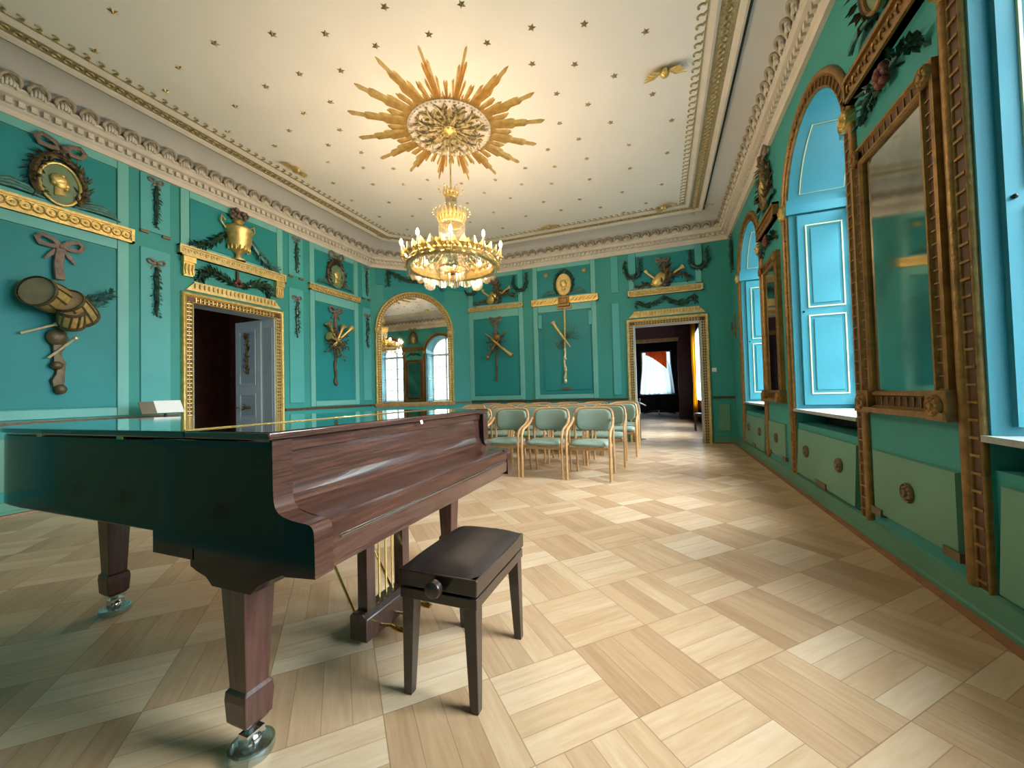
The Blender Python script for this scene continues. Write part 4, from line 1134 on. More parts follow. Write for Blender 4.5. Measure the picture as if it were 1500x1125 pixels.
pts = [((.046 if i % 2 == 0 else .020) * math.cos(PI * i / 5), (.046 if i % 2 == 0 else .020) * math.sin(PI * i / 5)) for i in range(10)]
V = [bS.v((x, y, 0)) for x, y in pts]; top = bS.v((0, 0, -.024))
for i in range(10): bS.f([V[i], V[(i + 1) % 10], top])
bS.f(V)
star_me = mesh_of(bS, 'ceiling_star', 'star_gilt', False, 0)
ordw = ['first', 'second', 'third', 'fourth', 'fifth', 'sixth', 'seventh', 'eighth', 'ninth', 'tenth', 'eleventh', 'twelfth', 'thirteenth', 'fourteenth']
rows = {}
for p in stars: rows.setdefault(int((9.15 - p[1]) / .5), []).append(p)
for ri, key in enumerate(sorted(rows)):
    row = sorted(rows[key], key=lambda p: -p[0])
    for ci, p in enumerate(row):
        o = bpy.data.objects.new('ceiling_star', star_me); C.objects.link(o); o.location = (p[0], p[1], ZC)
        o.rotation_euler.z = rnd.random() * 6
        tag(o, 'gilt ceiling star, %s from window side, %s band from far wall' % (ordw[ci], ordw[ri]), 'star', 'gilt stars on the ceiling')

WG = [((-5.23, 4.41), 'by the left cornice', 0.), ((.15, 4.68), 'by the window side cornice, beside the sunburst', -PI / 2), ((.17, 8.17), 'in the ceiling corner between far wall and windows', -.75 * PI), ((-2.17, 8.1), 'above the middle of the far wall', -PI / 2), ((-5.0, 7.3), 'in the ceiling corner above the arched mirror', -PI / 4)]
for (x, y), w, a in WG[:4]:
    t = thing('gilt_wings', 'small gilt winged ornament on the ceiling ' + w, 'ceiling ornament', (x, y, ZC), 'gilt winged ornaments on the ceiling')
    Fm = Matrix.Translation((x, y, ZC)) @ Matrix.Rotation(a, 4, 'Z')
    b = MB(Fm); b.ball((0, 0, -.045), (.06, .05, .05), 10, 7); b.ball((.05, 0, -.06), (.035, .035, .035), 8, 6); obj('head', b, 'gold', t)
    for sg in (-1, 1):
        b = MB(Fm)
        for q in range(5): b.leaf((.0, sg * .03, -.03 - .006 * q), (-.35 + .28 * q, sg * 1, -.12), (0, 0, -1), .22 - .02 * q, .07, .016)
        obj('wing', b, 'gold', t, ang=25)

# ------------------------------------------------------------------ chandelier
t = thing('chandelier', 'gilt crystal chandelier with lit candle bulbs hanging from the sunburst', 'chandelier', (CX, CY, 2.6))
b = MB()
b.tube([(CX, CY, ZC - .11), (CX, CY, 3.9)], .012, 8)
b.ball((CX, CY, 4.32), (.022, .022, .05)); b.tube([(CX, CY, 3.9), (CX, CY, 2.75)], .014, 8)
obj('rod', b, 'gold_soft', t)
def crown(z, r, h, n, flare=.03):
    b = MB()
    b.lathe([(r * .92, z - h * .5), (r, z - h * .35), (r * 1.02, z), (r * .97, z + h * .1), (r * .9, z), (r * .88, z - h * .4), (r * .92, z - h * .5)], (CX, CY, 0), 32)
    for k in range(n):
        a = 2 * PI * k / n; d = Vector((math.cos(a), math.sin(a), 0))
        b.leaf(Vector((CX, CY, z - h * .3)) + d * r, Vector((0, 0, 1)) + d * flare * 8, d, h * 1.15, 2 * PI * r / n * 1.15, .016)
        b.ball(Vector((CX, CY, z + h * .62)) + d * (r + flare * 2.6), .012, 6, 4)
    return obj('crown', b, 'gold', t, ang=25)
crown(3.86, .085, .11, 12); crown(3.52, .17, .15, 22)
def strands(z0, r0, z1, r1, n, sag=0., rb=.008, m=9):
    b = MB()
    for k in range(n):
        a = 2 * PI * k / n
        for i in range(m):
            s_ = (i + .5) / m; r = r0 + (r1 - r0) * s_ + sag * 4 * s_ * (1 - s_); z = z0 + (z1 - z0) * s_
            b.ball((CX + r * math.cos(a), CY + r * math.sin(a), z), (rb, rb, abs(z1 - z0) / m * .5), 5, 4)
    return obj('crystal_strands', b, 'crystal', t)
strands(3.84, .072, 3.56, .068, 24, 0., .010, 12); strands(3.48, .165, 3.24, .15, 44, .012, .012, 10)
# main ring with acanthus frill
RR = .56
b = MB()
b.lathe([(RR - .03, 2.92), (RR - .01, 2.865), (RR + .03, 2.86), (RR + .05, 2.89), (RR + .045, 2.93), (RR + .02, 2.955), (RR - .02, 2.95), (RR - .03, 2.92)], (CX, CY, 0), 60)
for k in range(30):
    a = 2 * PI * k / 30; d = Vector((math.cos(a), math.sin(a), 0)); tt = Vector((-d.y, d.x, 0))
    p = Vector((CX, CY, 2.93)) + d * (RR + .03)
    b.leaf(p, Vector((0, 0, 1)) + d * .5, d, .16, .12, .025); b.leaf(p + tt * .055, Vector((0, 0, 1)) + d * .9, d, .085, .06, .015)
    b.leaf(p - Vector((0, 0, .03)), d + Vector((0, 0, -.6)), Vector((0, 0, 1)), .07, .07, .012)
    q = Vector((CX, CY, 2.94)) + d * (RR - .02); b.leaf(q, Vector((0, 0, 1)) - d * .7, -d, .13, .11, .02)
obj('frill_ring', b, 'gold', t, ang=25)
b = MB()
for k in range(24):
    a = 2 * PI * k / 24; d = Vector((math.cos(a), math.sin(a), 0))
    P = [Vector((CX, CY, 0)) + d * r + Vector((0, 0, z)) for r, z in ((.54, 2.97), (.44, 3.03), (.34, 3.08), (.24, 3.12), (.13, 3.14), (.02, 3.1))]
    b.tube(P, .008, 5)
    if k % 2 == 0:
        for r, z in ((.44, 3.05), (.32, 3.1), (.2, 3.14)): b.leaf(Vector((CX, CY, z)) + d * r, d + Vector((0, 0, .5)), (0, 0, 1), .11, .09, .015)
b.ball((CX, CY, 3.12), (.12, .12, .04), 14, 6)
obj('dome_ribs', b, 'gold', t, ang=25)
b = MB(); b.lathe([(.175, 2.85), (.19, 2.84), (.19, 2.865), (.175, 2.87), (.175, 2.85)], (CX, CY, 0), 30); b.lathe([(0, 2.76), (.03, 2.77), (.04, 2.80), (.02, 2.83), (0, 2.83)], (CX, CY, 0), 14)
obj('inner_ring', b, 'gold_old', t)
strands(2.90, RR - .02, 2.86, .19, 72, -.0, .015, 14)
strands(2.86, .17, 3.08, .06, 20, .02, .009, 9)
def fringe(r, z0, z1, n, zwave=0., lobes=1, nm='crystal_fringe'):
    b = MB()
    for k in range(n):
        a0, a1 = 2 * PI * k / n, 2 * PI * (k + .8) / n; am = (a0 + a1) / 2
        zb = z1 - zwave * abs(math.sin(lobes * am / 2))
        P = [(CX + r * math.cos(a), CY + r * math.sin(a)) for a in (a0, a1)]; Q = [(CX + (r - .008) * math.cos(a), CY + (r - .008) * math.sin(a)) for a in (a0, a1)]
        b.prism([P[0], P[1], Q[1], Q[0]], zb, z0)
    return obj(nm, b, 'crystal', t, smooth=False)
fringe(.185, 2.845, 2.735, 44); fringe(RR + .04, 2.87, 2.80, 100, .05, 20)
b = MB(); b.lathe([(0, 2.60), (.008, 2.62), (.016, 2.66), (.009, 2.69), (.018, 2.72), (.01, 2.76), (0, 2.77)], (CX, CY, 0), 10); obj('pendant_drop', b, 'crystal', t)
for k in range(10):                                   # curved arms carrying candles, each with a hanging crystal plate
    a = math.radians(-62 + 36 * k); d = Vector((math.cos(a), math.sin(a), 0)); c0 = Vector((CX, CY, 0)); tt = Vector((-d.y, d.x, 0))
    b = MB()
    b.tube([c0 + d * (RR + .02) + Vector((0, 0, 2.90)), c0 + d * (RR + .09) + Vector((0, 0, 2.87)), c0 + d * (RR + .11) + Vector((0, 0, 2.93))], .011, 6)
    q = c0 + d * (RR + .11)
    b.lathe([(0, 2.93), (.032, 2.935), (.036, 2.95), (.014, 2.955), (.016, 2.975), (.0, 2.975)], (q.x, q.y, 0), 12)
    arm = obj('candle_arm', b, 'gold', t)
    b = MB(); b.lathe([(0, 2.975), (.013, 2.975), (.013, 3.08), (0, 3.08)], (q.x, q.y, 0), 10); obj('candle_sleeve', b, 'silver', arm)
    b = MB(); b.lathe([(.0, 3.08), (.010, 3.085), (.020, 3.105), (.017, 3.13), (.007, 3.155), (0, 3.165)], (q.x, q.y, 0), 8); obj('candle_bulb', b, 'flame', arm)
    if k % 2 == 0:
        FM = Matrix.Translation(c0 + d * (RR + .03) + Vector((0, 0, 2.76))) @ Matrix(((tt.x, 0, d.x, 0), (tt.y, 0, d.y, 0), (0, 1, 0, 0), (0, 0, 0, 1)))
        b = MB(FM); pr = [(.095 * math.cos(2 * PI * i / 20), .075 * math.sin(2 * PI * i / 20)) for i in range(20)]
        b.prism(pr, -.006, .006); b.lathe([(.0, .012), (.03, .010), (.04, .006)], (0, 0, 0), 10)
        obj('crystal_plate', b, 'crystal', t, smooth=False)

# ------------------------------------------------------------------ grand piano
PY0, PY1 = .835, 2.375
pn = thing('grand_piano', 'dark mahogany grand piano with closed lid in the left foreground', 'piano', (-1.9, 1.6, 0))
def spl(P, n=8):
    out = []
    for i in range(len(P) - 1):
        p0, p1, p2, p3 = [Vector(P[max(0, min(len(P) - 1, j))]) for j in (i - 1, i, i + 1, i + 2)]
        for k in range(n):
            s_ = k / n
            out.append(tuple(.5 * ((2 * p1) + (p2 - p0) * s_ + (2 * p0 - 5 * p1 + 4 * p2 - p3) * s_ * s_ + (3 * p1 - p0 - 3 * p2 + p3) * s_ ** 3)))
    out.append(tuple(P[-1])); return out
curve = spl([(-2.70, PY0), (-2.93, PY0 + .025), (-3.13, PY0 + .14), (-3.25, PY0 + .36), (-3.23, PY0 + .60), (-3.08, PY0 + .80), (-2.78, PY0 + .89), (-2.40, PY0 + .96), (-2.12, PY0 + 1.13), (-1.92, PY0 + 1.38), (-1.80, PY1)], 6)
outline = [(-1.21, PY0), (-1.8, PY0)] + curve + [(-1.21, PY1)]
lidline = [(-1.11, PY0), (-1.8, PY0)] + curve + [(-1.11, PY1)]
def grow(poly, o):
    P = [Vector(p) for p in poly]; n = len(P); out = []
    for i in range(n):
        a = (P[i] - P[i - 1]).normalized(); c = (P[(i + 1) % n] - P[i]).normalized(); na, nb = Vector((a.y, -a.x)), Vector((c.y, -c.x))
        m_ = na + nb; m_ = m_ / max(.4, m_.dot(na)); out.append((P[i] - m_ * o)[:])
    return out
# outline runs clockwise, so -normal points outwards
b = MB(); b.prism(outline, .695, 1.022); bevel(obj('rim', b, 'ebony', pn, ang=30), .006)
lidpoly = grow(lidline, .014)
def clip(poly, x, keep_less):
    out = []
    for i in range(len(poly)):
        p, q = poly[i], poly[(i + 1) % len(poly)]
        ip, iq = (p[0] < x) == keep_less, (q[0] < x) == keep_less
        if ip: out.append(p)
        if ip != iq:
            s_ = (x - p[0]) / (q[0] - p[0]); out.append((x, p[1] + s_ * (q[1] - p[1])))
    return out
XH = -1.50
b = MB(); b.prism(clip(lidpoly, XH, True), 1.028, 1.052); bevel(obj('lid', b, ['lidtop'], pn, ang=30), .005)
b = MB(); b.prism(clip(lidpoly, XH + .004, False), 1.028, 1.052); bevel(obj('lid_flap', b, ['mahogany'], pn, ang=30), .005)
# polished top skin of the front flap belongs to the lid
b = MB(); b.prism(clip(grow(lidline, .010), XH + .006, False), 1.0521, 1.0535); obj('lid_flap_top', b, 'lidtop', pn, smooth=False)
b = MB(); b.tube([(XH, PY0 - .01, 1.0535), (XH, PY1 + .01, 1.0535)], .004, 8)
obj('lid_hinge', b, 'brass', pn)
# cheeks
chk = spl([(-1.098, 1.026), (-1.097, .93), (-1.094, .845), (-1.075, .812), (-1.03, .797), (-.985, .792), (-.952, .788), (-.938, .776), (-.934, .76)], 4)
cheek = chk + [(-.932, .66), (-.932, .638), (-1.05, .628), (-1.12, .66), (-1.69, .66), (-1.69, 1.022), (-1.11, 1.022)]
for y0, y1 in ((PY0 - .002, PY0 + .065), (PY1 - .065, PY1 + .002)):
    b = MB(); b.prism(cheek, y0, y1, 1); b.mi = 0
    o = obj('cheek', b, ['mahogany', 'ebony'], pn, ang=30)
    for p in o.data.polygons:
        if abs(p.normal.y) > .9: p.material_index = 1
# fallboard and front board
fb = spl([(-1.135, 1.00), (-1.13, .92), (-1.125, .86), (-1.10, .825), (-1.05, .803), (-1.0, .795), (-.965, .789)], 4)
b = MB(); b.prism(fb + [(-.965, .76), (-1.2, .76), (-1.2, 1.00)], PY0 + .065, PY1 - .065, 1); obj('fallboard', b, 'mahogany', pn, ang=30)
b = MB(); b.box((-1.20, PY0 + .065, .985), (-1.122, PY1 - .065, 1.025)); bevel(obj('front_board', b, 'mahogany', pn), .003)
b = MB(); b.prism([(-.968, .66), (-.938, .66), (-.936, .715), (-.940, .72), (-.940, .728), (-.936, .733), (-.936, .775), (-.945, .784), (-.968, .784)], PY0 + .065, PY1 - .065, 1); obj('key_slip', b, 'mahogany', pn, ang=30)
b = MB(); b.tube([(-.9385, PY0 + .1, .724), (-.9385, PY1 - .1, .724)], .0045, 6); obj('key_slip_groove', b, 'chrome', pn)
b = MB(); b.prism([(-1.69, .62), (-.955, .635), (-.955, .665), (-1.69, .70)], PY0 + .01, PY1 - .01, 1); obj('key_bed', b, 'mahogany', pn, smooth=False)
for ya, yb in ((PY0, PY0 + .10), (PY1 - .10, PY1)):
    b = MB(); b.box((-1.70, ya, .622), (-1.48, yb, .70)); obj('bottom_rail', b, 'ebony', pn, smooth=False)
b = MB(); b.box((-1.32, PY0 + .74, 1.0), (-1.29, PY0 + .79, 1.01)); b.tube([(-1.095, 1.6, 1.03), (-1.09, 1.6, 1.015)], .008, 6); obj('lock', b, 'brass', pn)
b = MB(); b.box((-1.9, PY0 - .012, 1.018), (-1.86, PY0 + .0, 1.034)); b.box((-2.5, PY0 - .012, 1.018), (-2.46, PY0, 1.034)); obj('lid_catch', b, 'brass', pn, smooth=False)
# legs
def pleg(x, y, top, brk=True):
    b = MB()
    hw = .056; hb = .040
    b.grid([[(x + sx * h, y + sy * h, z) for sx, sy in ((-1, -1), (1, -1), (1, 1), (-1, 1))] for z, h in ((top, hw), (top - .05, hw), (.235, hb), (.225, hb), (.215, hb + .008), (.19, hb + .010), (.12, hb + .006), (.105, hb - .004), (.10, .03))], cv=True, cap=True)
    lg = obj('leg', b, 'mahog_leg', pn, smooth=False); bevel(lg, .004)
    if brk:
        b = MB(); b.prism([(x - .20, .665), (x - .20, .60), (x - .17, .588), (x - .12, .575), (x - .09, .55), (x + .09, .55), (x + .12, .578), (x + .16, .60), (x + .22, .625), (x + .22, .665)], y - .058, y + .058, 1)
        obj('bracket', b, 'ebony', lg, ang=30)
    b = MB()
    b.tube([(x, y, .11), (x, y, .075)], .016, 8); b.lathe([(.0, -.012), (.030, -.012), (.033, 0), (.030, .012), (0, .012)], (x + .01, y, .046), 18, ax=1); b.lathe([(.0, -.028), (.026, -.028), (.029, -.020), (.026, -.013), (0, -.013)], (x + .01, y, .046), 18, ax=1)
    b.box((x - .012, y - .03, .052), (x + .03, y + .03, .078)); obj('caster', b, 'chrome', lg)
    b = MB(); b.lathe([(0, .0), (.062, 0), (.066, .01), (.066, .034), (.058, .034), (.054, .016), (0, .013)], (x + .008, y, 0), 26); obj('caster_cup', b, 'cup', lg)
pleg(-1.295, .895, .64); pleg(-1.36, 2.29, .64); pleg(-2.86, 1.23, .72, False)
# lyre
ly = MB()
ly.prism([(-1.40, .02), (-1.30, .02), (-1.30, .12), (-1.325, .145), (-1.385, .145), (-1.40, .13)], 1.44, 1.86, 1)
L0 = obj('lyre', ly, 'mahog_leg', pn, smooth=False); bevel(L0, .005)
b = MB()
for y in (1.50, 1.77): b.box((-1.378, y - .028, .14), (-1.322, y + .028, .66))
obj('lyre_post', b, 'mahog_leg', L0, smooth=False)
b = MB()
for y in (1.59, 1.64, 1.69): b.tube([(-1.35, y, .14), (-1.35, y, .66)], .006, 6)
b.tube([(-1.42, 1.50, .10), (-1.75, 1.50, .66)], .007, 6); b.tube([(-1.42, 1.77, .10), (-1.75, 1.77, .66)], .007, 6)
obj('pedal_rods', b, 'brass', L0)
for y in (1.54, 1.65, 1.76):
    b = MB(); b.tube([(-1.31, y, .055), (-1.24, y, .06), (-1.19, y, .052), (-1.165, y, .047)], [.012, .016, .024, .018], 10, flat=.4, up=(0, 0, 1)); obj('pedal', b, 'brass', L0)

# ------------------------------------------------------------------ bench
bn = thing('piano_bench', 'dark wooden piano bench with brown leather seat in front of the keyboard', 'bench', (-.806, 1.51, 0))
x0, x1, y0, y1 = -.975, -.645, 1.265, 1.76
b = MB(); b.box((x0, y0, .372), (x1, y1, .412)); bevel(obj('lower_frame', b, 'benchwood', bn), .003)
b = MB(); b.box((x0 + .05, y0 + .05, .40), (x1 - .05, y1 - .05, .44)); b.m(1).box((x0 + .03, y0 + .1, .410), (x0 + .05, y1 - .1, .422)); obj('lift_mechanism', b, ['blackmetal', 'chrome'], bn, smooth=False)
b = MB(); b.box((x0 - .004, y0 - .004, .422), (x1 + .004, y1 + .004, .482)); bevel(obj('seat_frame', b, 'benchwood', bn), .004)
b = MB(); K = 14
rows = []
for i in range(K + 1):
    s_ = i / K * 2 - 1; row = []
    for j in range(K + 1):
        q = j / K * 2 - 1
        h = (1 - abs(s_) ** 5) ** .8 * (1 - abs(q) ** 5) ** .8
        row.append(((x0 + x1) / 2 + s_ * (x1 - x0) / 2 * .985, (y0 + y1) / 2 + q * (y1 - y0) / 2 * .985, .482 + .030 * h ** .6 + .008 * (1 - s_ * s_) * (1 - q * q)))
    rows.append(row)
b.grid(rows); b.f([b.v(p) for p in (rows[0][0], rows[-1][0], rows[-1][-1], rows[0][-1])])
obj('cushion', b, 'leather', bn, ang=70)
for sx, sy in ((0, 0), (1, 0), (1, 1), (0, 1)):
    X = x1 - .005 if sx else x0 + .005; Y = y1 - .005 if sy else y0 + .005; ex = -1 if sx else 1; ey = -1 if sy else 1
    b = MB(); b.grid([[(X, Y, z), (X + ex * w, Y, z), (X + ex * w, Y + ey * w, z), (X, Y + ey * w, z)] for z, w in ((.375, .052), (.34, .052), (0, .034))], cv=True, cap=True)
    bevel(obj('leg', b, 'benchleg', bn, smooth=False), .003)
for sg, yy in ((-1, y0), (1, y1)):
    b = MB(); b.lathe([(0, sg * .05), (.020, sg * .05), (.030, sg * .045), (.032, sg * .038), (.032, sg * .022), (.026, sg * .016), (.010, sg * .012), (.010, 0), (0, 0)], ((x0 + x1) / 2 + .01, yy + sg * .004, .445), 20, ax=1)
    obj('height_knob', b, ['benchwood'], bn)

# ------------------------------------------------------------------ chairs
def make_chair():
    t = thing('armchair', '', 'chair', (0, 0, 0), 'rows of green armchairs')
    # local: front towards -y, front legs at y=0
    hw = .283
    def softbox(b, cx, cy, cz, sx, sy, sz, p=3.0, n=14, m=8, bowf=0.):
        rows = []
        for j in range(m + 1):
            ph = -PI / 2 + PI * j / m; cz_, cr = math.sin(ph), math.cos(ph)
            row = []
            for i in range(n * 2):
                a = 2 * PI * i / (n * 2); ca, sa = math.cos(a), math.sin(a)
                e = 2 / p
                x = math.copysign(abs(ca) ** e, ca); y = math.copysign(abs(sa) ** e, sa); r = cr ** .5 if cr > 0 else 0
                row.append((cx + sx * x * r, cy + sy * y * r, cz + sz * math.copysign(abs(cz_) ** .9, cz_) + bowf * (1 - (y * r) ** 2)))
            rows.append(row)
        return b.grid(rows, cv=True)
    b = MB(); softbox(b, 0, .235, .462, .265, .255, .042, 4.2); obj('seat', b, 'fabric', t, ang=80)
    b = MB()
    for x in (-.245, .245): b.box((x - .012, .03, .385), (x + .012, .50, .425))
    b.box((-.245, .03, .385), (.245, .055, .42)); b.box((-.245, .48, .385), (.245, .505, .42)); obj('seat_rail', b, 'beech', t, smooth=False)
    # upholstered back: rounded shield, slightly curved
    b = MB(); rows = []
    outl = []
    for i in range(40):
        a = 2 * PI * i / 40; ca, sa = math.cos(a), math.sin(a)
        x = math.copysign(abs(ca) ** .42, ca) * .247; z = math.copysign(abs(sa) ** (.50 if sa > 0 else .62), sa) * (.162 if sa > 0 else .150)
        outl.append((x, z))
    def bk(x, z, d): # lean and curvature
        return (x, .515 + .12 * (z - .0) * .6 - .055 * (x / .25) ** 2 + d + .02, .745 + z)
    for sc, d in ((.0, -.035), (.5, -.034), (.85, -.03), (.96, -.02), (1., 0.), (.96, .016), (.85, .022), (.5, .024), (0., .024)):
        rows.append([bk(x * sc, z * sc, d) for x, z in outl])
    b.grid(rows, cv=True); obj('backrest', b, 'fabric', t, ang=80)
    # bent beech frame: rear legs run up and around the back
    P = [(-.262, .60, .0), (-.262, .565, .20), (-.264, .52, .42), (-.266, .50, .60)]
    hoop = [(-.267, .49, .70), (-.266, .505, .80), (-.250, .525, .872), (-.205, .545, .907), (-.10, .562, .918), (0, .566, .919)]
    full = P + hoop + [(-x, y, z) for x, y, z in hoop[-2::-1]] + [(-x, y, z) for x, y, z in P[::-1]]
    b = MB(); b.tube(spl(full, 4), .0165, 8, up=(1, 0, 0)); obj('back_frame', b, 'beech', t)
    for sg in (-1, 1):     # front leg bends back into the armrest
        P = [(sg * hw, 0, 0), (sg * hw, .0, .25), (sg * hw, .0, .50), (sg * hw, .03, .60), (sg * (hw + .004), .12, .655), (sg * (hw + .004), .26, .685), (sg * (hw - .002), .38, .725), (sg * (hw - .008), .47, .785)]
        b = MB(); b.tube(spl(P, 4), [.0185] * 20 + [.0175] * 9, 8, up=(1, 0, 0)); obj('arm_leg', b, 'beech', t)
    b = MB()
    for x in (-.022, .022): b.tube([(x, .47, .43), (x, .50, .52), (x, .515, .63)], .012, 7)
    obj('back_support', b, 'beech', t)
    return t
proto = make_chair()
def chair_spots():
    out = []
    rowsdef = [(5.07, -.918, 4), (6.06, -.83, 5), (7.10, -.72, 6), (8.06, -.73, 6)]
    for r, (y, x, n) in enumerate(rowsdef):
        for c in range(n): out.append((r, c, x - .622 * c + rnd.uniform(-.003, .003), y + rnd.uniform(-.02, .02), rnd.uniform(-.008, .008)))
    return out
rown = ['front row nearest the piano', 'second row', 'third row', 'back row before the far wall']
coln = ['at the aisle end', 'second from the aisle', 'third from the aisle', 'fourth from the aisle', 'fifth from the aisle', 'sixth from the aisle']
first = True
for r, c, x, y, a in chair_spots():
    lab = 'green padded beech armchair in the %s, %s' % (rown[r], coln[c])
    if first: proto.location = (x, y, 0); proto.rotation_euler.z = a; proto['label'] = lab; first = False
    else: dup(proto, (x, y, 0), lab, a)

# ------------------------------------------------------------------ info stand, rope post, far-room furniture
t = thing('information_stand', 'slanted white information sheet on a stand behind the piano by the left door', 'stand', (-6.02, 3.12, 0))
FI = Matrix.Translation((-6.02, 3.12, 1.09)) @ Matrix.Rotation(math.radians(-4), 4, 'Z') @ Matrix.Rotation(math.radians(58), 4, 'Y')
b = MB(); b.tube([(-6.08, 3.12, .03), (-6.08, 3.12, 1.02)], .016, 8); b.lathe([(0, 0), (.16, 0), (.16, .015), (.03, .03), (0, .03)], (-6.08, 3.12, 0), 20); obj('post', b, 'blackmetal', t)
b = MB(FI); b.box((-.09, -.28, -.012), (.09, .15, 0)); obj('board', b, 'greyplate', t, smooth=False)
b = MB(FI); b.box((-.10, -.13, .001), (.085, .16, .004)); obj('sheet', b, 'white', t, smooth=False)
t = thing('rope_post', 'low pale rope post just inside the far door', 'barrier', (-.50, 9.62, 0))
b = MB(); b.tube([(-.50, 9.62, 0), (-.50, 9.62, .92)], .016, 8); b.ball((-.50, 9.62, .94), .03); b.lathe([(0, 0), (.13, 0), (.12, .02), (.02, .03), (0, .03)], (-.50, 9.62, 0), 18); obj('post', b, 'greyplate', t)
b = MB(); b.tube([(-.53, 9.62, .88), (-.45, 9.62, .84), (-.36, 9.65, .79)], .014, 7); obj('rope', b, 'white', t)

def curtain(x, y0, y1, z0, z1, tie, name_b, amp=.05, n=40):
    rows = []
    for j in range(15):
        z = z1 + (z0 - z1) * j / 14; k = 1 - .45 * math.exp(-((z - tie) / .5) ** 2)
        rows.append([(x + amp * k * math.sin(i * 1.7) , y0 + (y1 - y0) * (1 - k) * 0 + (y0 + (y1 - y0) * i / n * k - y0), z) for i in range(n + 1)])
    rows2 = [[(p[0] + .012, p[1], p[2]) for p in r] for r in rows]
    return rows, rows2
rows, rows2 = curtain(1.06, 14.45, 15.25, .05, 3.45, 1.2, '')
b = MB(); b.grid([[(p[0], p[1] + 14.45, p[2]) if p[1] < 5 else p for p in r] for r in rows]); b.grid([[(p[0], p[1] + 14.45, p[2]) if p[1] < 5 else p for p in r] for r in rows2]); 
tag(obj('curtain', b, 'yellow'), 'long yellow tied back curtain in the room beyond the far door', 'curtain')
b = MB(); 
rw = [[(1.12 + .02 * math.sin(i * 1.3), 12.85 + 1.9 * i / 40, z) for i in range(41)] for z in (.8, 1.5, 2.3, 3.05)]
b.grid(rw); b.grid([[(p[0] + .004, p[1], p[2]) for p in r] for r in rw]); tag(obj('sheer_curtain', b, 'sheer'), 'white sheer curtain beside the yellow drape beyond the far door', 'curtain')
b = MB(); rw = []
for j in range(12):
    z = 3.0 - 2.02 * j / 11
    k = 1 + .35 * (j / 11)
    rw.append([(-.225 + (-.62 + 1.24 * i / 40) * k * (.86 if j < 3 else 1), 21.2 + .03 * math.sin(i * 1.1), z - (.06 * abs(math.sin(i * PI / 20)) if j == 11 else 0)) for i in range(41)])
b.grid(rw); b.grid([[(p[0], p[1] - .005, p[2]) for p in r] for r in rw]); tag(obj('sheer_curtain', b, 'sheer'), 'bright white sheer curtain at the window of the furthest room', 'curtain')
b = MB(); rw = []
for j in range(8):
    rw.append([(-.72 + 1.0 * i / 30, 21.08 + .03 * math.sin(i * .9), 3.1 - (.15 + .75 * (i / 30) ** 1.3) * j / 7) for i in range(31)])
b.grid(rw); b.grid([[(p[0], p[1] - .02, p[2]) for p in r] for r in rw]); tag(obj('valance', b, 'valance'), 'red and orange swagged valance over the furthest window', 'curtain')
win4 = sroot('window_4', (-.225, 21.5, .95), 'window of the furthest room behind sheer curtains', 'window')
b = MB(); 
for x in (-.95, -.25, .44): b.box((x, 21.45, .95), (x + .06, 21.5, 3.15))
for z in (.95, 2.2, 3.09): b.box((-.95, 21.45, z), (.5, 21.5, z + .06))
obj('window_frame', b, 'winwhite', win4, smooth=False)
b = MB(); b.box((-.93, 21.47, .97), (.48, 21.475, 3.13)); obj('pane', b, 'glass', win4, smooth=False)
for i, (y0, y1) in enumerate(RWIN):
    w5 = sroot('window_%d' % (5 + i), (1.35, (y0 + y1) / 2, .75), ['window just inside the far door', 'window beside the yellow curtain'][i], 'window')
    b = MB()
    for y in (y0, (y0 + y1) / 2 - .03, y1 - .06): b.box((1.36, y, .75), (1.42, y + .06, 3.1))
    for z in (.75, 1.9, 3.04): b.box((1.36, y0, z), (1.42, y1, z + .06))
    obj('window_frame', b, 'winwhite', w5, smooth=False)
    b = MB(); b.box((1.385, y0 + .02, .77), (1.39, y1 - .02, 3.08)); obj('pane', b, 'glass', w5, smooth=False)
w7 = sroot('window_7', (XL - 1.5, 2.25, .9), 'unseen window added in the dark room behind the left door to light its leaf', 'window')  # added out of view so daylight reaches the open door leaf
b = MB()
for x in (XL - 2.3, XL - 1.53, XL - .76): b.box((x, 2.22, .9), (x + .06, 2.28, 2.7))
for z in (.9, 1.8, 2.64): b.box((XL - 2.3, 2.22, z), (XL - .7, 2.28, z + .06))
obj('window_frame', b, 'winwhite', w7, smooth=False)
t = thing('table', 'dark pedestal table in front of the furthest window', 'table', (-.15, 19.9, 0))
b = MB(); b.lathe([(0, .90), (.86, .90), (.88, .92), (.86, .95), (0, .95)], (-.15, 19.9, 0), 32); obj('tabletop', b, 'darkwood', t)
b = MB(); b.lathe([(0, .9), (.06, .88), (.05, .6), (.09, .45), (.06, .2), (.07, .12), (0, .12)], (-.15, 19.9, 0), 14); obj('pedestal', b, 'darkwood', t)
for a in (0, PI / 2, PI, 1.5 * PI):
    b = MB(); b.tube([(-.15 + .05 * math.cos(a), 19.9 + .05 * math.sin(a), .16), (-.15 + .4 * math.cos(a), 19.9 + .4 * math.sin(a), .10), (-.15 + .75 * math.cos(a), 19.9 + .75 * math.sin(a), .03)], [.04, .035, .025], 8); obj('foot', b, 'darkwood', t)
t = thing('side_chair', 'dark upholstered chair just inside the far door on the right', 'chair', (1.02, 11.9, 0))
b = MB(); b.box((.82, 11.7, .40), (1.15, 12.1, .48)); bevel(obj('seat', b, 'darkwood', t), .02)
b = MB(); b.prism([(11.7, .48), (12.1, .48), (12.12, .9), (12.0, 1.0), (11.8, 1.0), (11.68, .9)], 1.11, 1.16, 0); obj('backrest', b, 'darkwood', t, smooth=False)
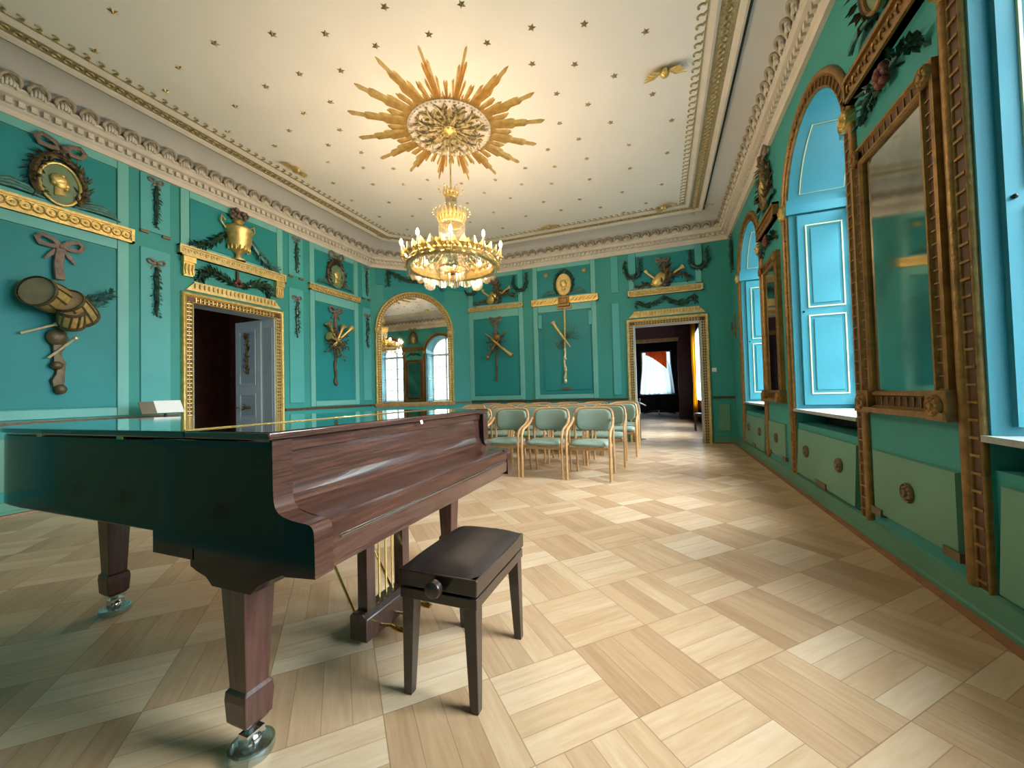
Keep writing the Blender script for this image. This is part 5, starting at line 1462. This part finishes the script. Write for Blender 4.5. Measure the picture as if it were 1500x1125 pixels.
for x, y in ((.84, 11.72), (.84, 12.07), (1.13, 11.72), (1.13, 12.07)):
    b = MB(); b.tube([(x, y, .4), (x, y, 0)], [.022, .014], 8); obj('leg', b, 'darkwood', t)

# ------------------------------------------------------------------ light
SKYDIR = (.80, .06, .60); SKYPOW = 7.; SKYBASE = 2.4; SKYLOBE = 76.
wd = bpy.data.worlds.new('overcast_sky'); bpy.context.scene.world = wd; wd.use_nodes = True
N = wd.node_tree.nodes; L = wd.node_tree.links
bg = N['Background']
tc = N.new('ShaderNodeTexCoord')
def vm(op, *a):
    n = N.new('ShaderNodeMath'); n.operation = op
    for i, v in enumerate(a):
        if isinstance(v, (int, float)): n.inputs[i].default_value = v
        else: L.new(v, n.inputs[i])
    return n.outputs[0]
# bright lobe added to light floor over niches, dimmer sky and ground elsewhere
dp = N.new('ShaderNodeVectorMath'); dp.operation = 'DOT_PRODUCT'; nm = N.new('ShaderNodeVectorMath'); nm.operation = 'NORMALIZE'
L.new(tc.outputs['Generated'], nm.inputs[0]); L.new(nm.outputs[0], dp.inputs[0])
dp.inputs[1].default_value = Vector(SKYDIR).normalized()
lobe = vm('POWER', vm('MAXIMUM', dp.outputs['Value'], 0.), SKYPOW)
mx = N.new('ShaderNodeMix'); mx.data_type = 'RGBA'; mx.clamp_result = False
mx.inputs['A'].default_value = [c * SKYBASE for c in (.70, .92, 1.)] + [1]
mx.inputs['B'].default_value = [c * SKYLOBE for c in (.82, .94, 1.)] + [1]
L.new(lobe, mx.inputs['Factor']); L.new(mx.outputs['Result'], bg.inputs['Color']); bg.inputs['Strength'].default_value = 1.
def portal(loc, rot, sx, sy):
    l = bpy.data.lights.new('window_portal', 'AREA'); l.shape = 'RECTANGLE'; l.size = sx; l.size_y = sy; l.cycles.is_portal = True
    o = bpy.data.objects.new('window_portal', l); C.objects.link(o); o.location = loc; o.rotation_euler = rot
for y0, y1 in WINS: portal((XR + DEP + .02, (y0 + y1) / 2, (ZSILL + 3.9) / 2), (0, PI / 2, 0), 3.9 - ZSILL, y1 - y0)
for y0, y1 in RWIN: portal((1.47, (y0 + y1) / 2, 1.925), (0, PI / 2, 0), 2.35, y1 - y0)
portal((XL - 1.5, 2.18, 1.8), (PI / 2, 0, 0), 1.6, 1.8)  # daylight through the window added behind the left door
portal((-.225, 21.62, 2.05), (-PI / 2, 0, 0), 1.45, 2.2)

# ------------------------------------------------------------------ camera and view
cam = bpy.data.cameras.new('camera'); co = bpy.data.objects.new('camera', cam); C.objects.link(co)
cam.sensor_width = 36; cam.sensor_fit = 'HORIZONTAL'; cam.lens = F_ / 1500 * 36; cam.clip_start = .02; cam.clip_end = 100
m = Matrix.Identity(4)
for i in range(3): m[i][0] = r2[i]; m[i][1] = -d2[i]; m[i][2] = -fv[i]
m[0][3], m[1][3], m[2][3] = 0, 0, EYE
co.matrix_world = m
sc = bpy.context.scene; sc.camera = co
sc.view_settings.view_transform = 'Standard'; sc.view_settings.look = 'None'; sc.view_settings.gamma = 1; sc.view_settings.use_curve_mapping = False
sc.view_settings.exposure = 0.0
sc.cycles.max_bounces = 10; sc.cycles.diffuse_bounces = 6; sc.cycles.glossy_bounces = 5; sc.cycles.transparent_max_bounces = 12
sc.cycles.sample_clamp_indirect = 8.
sc.cycles.use_denoising = True
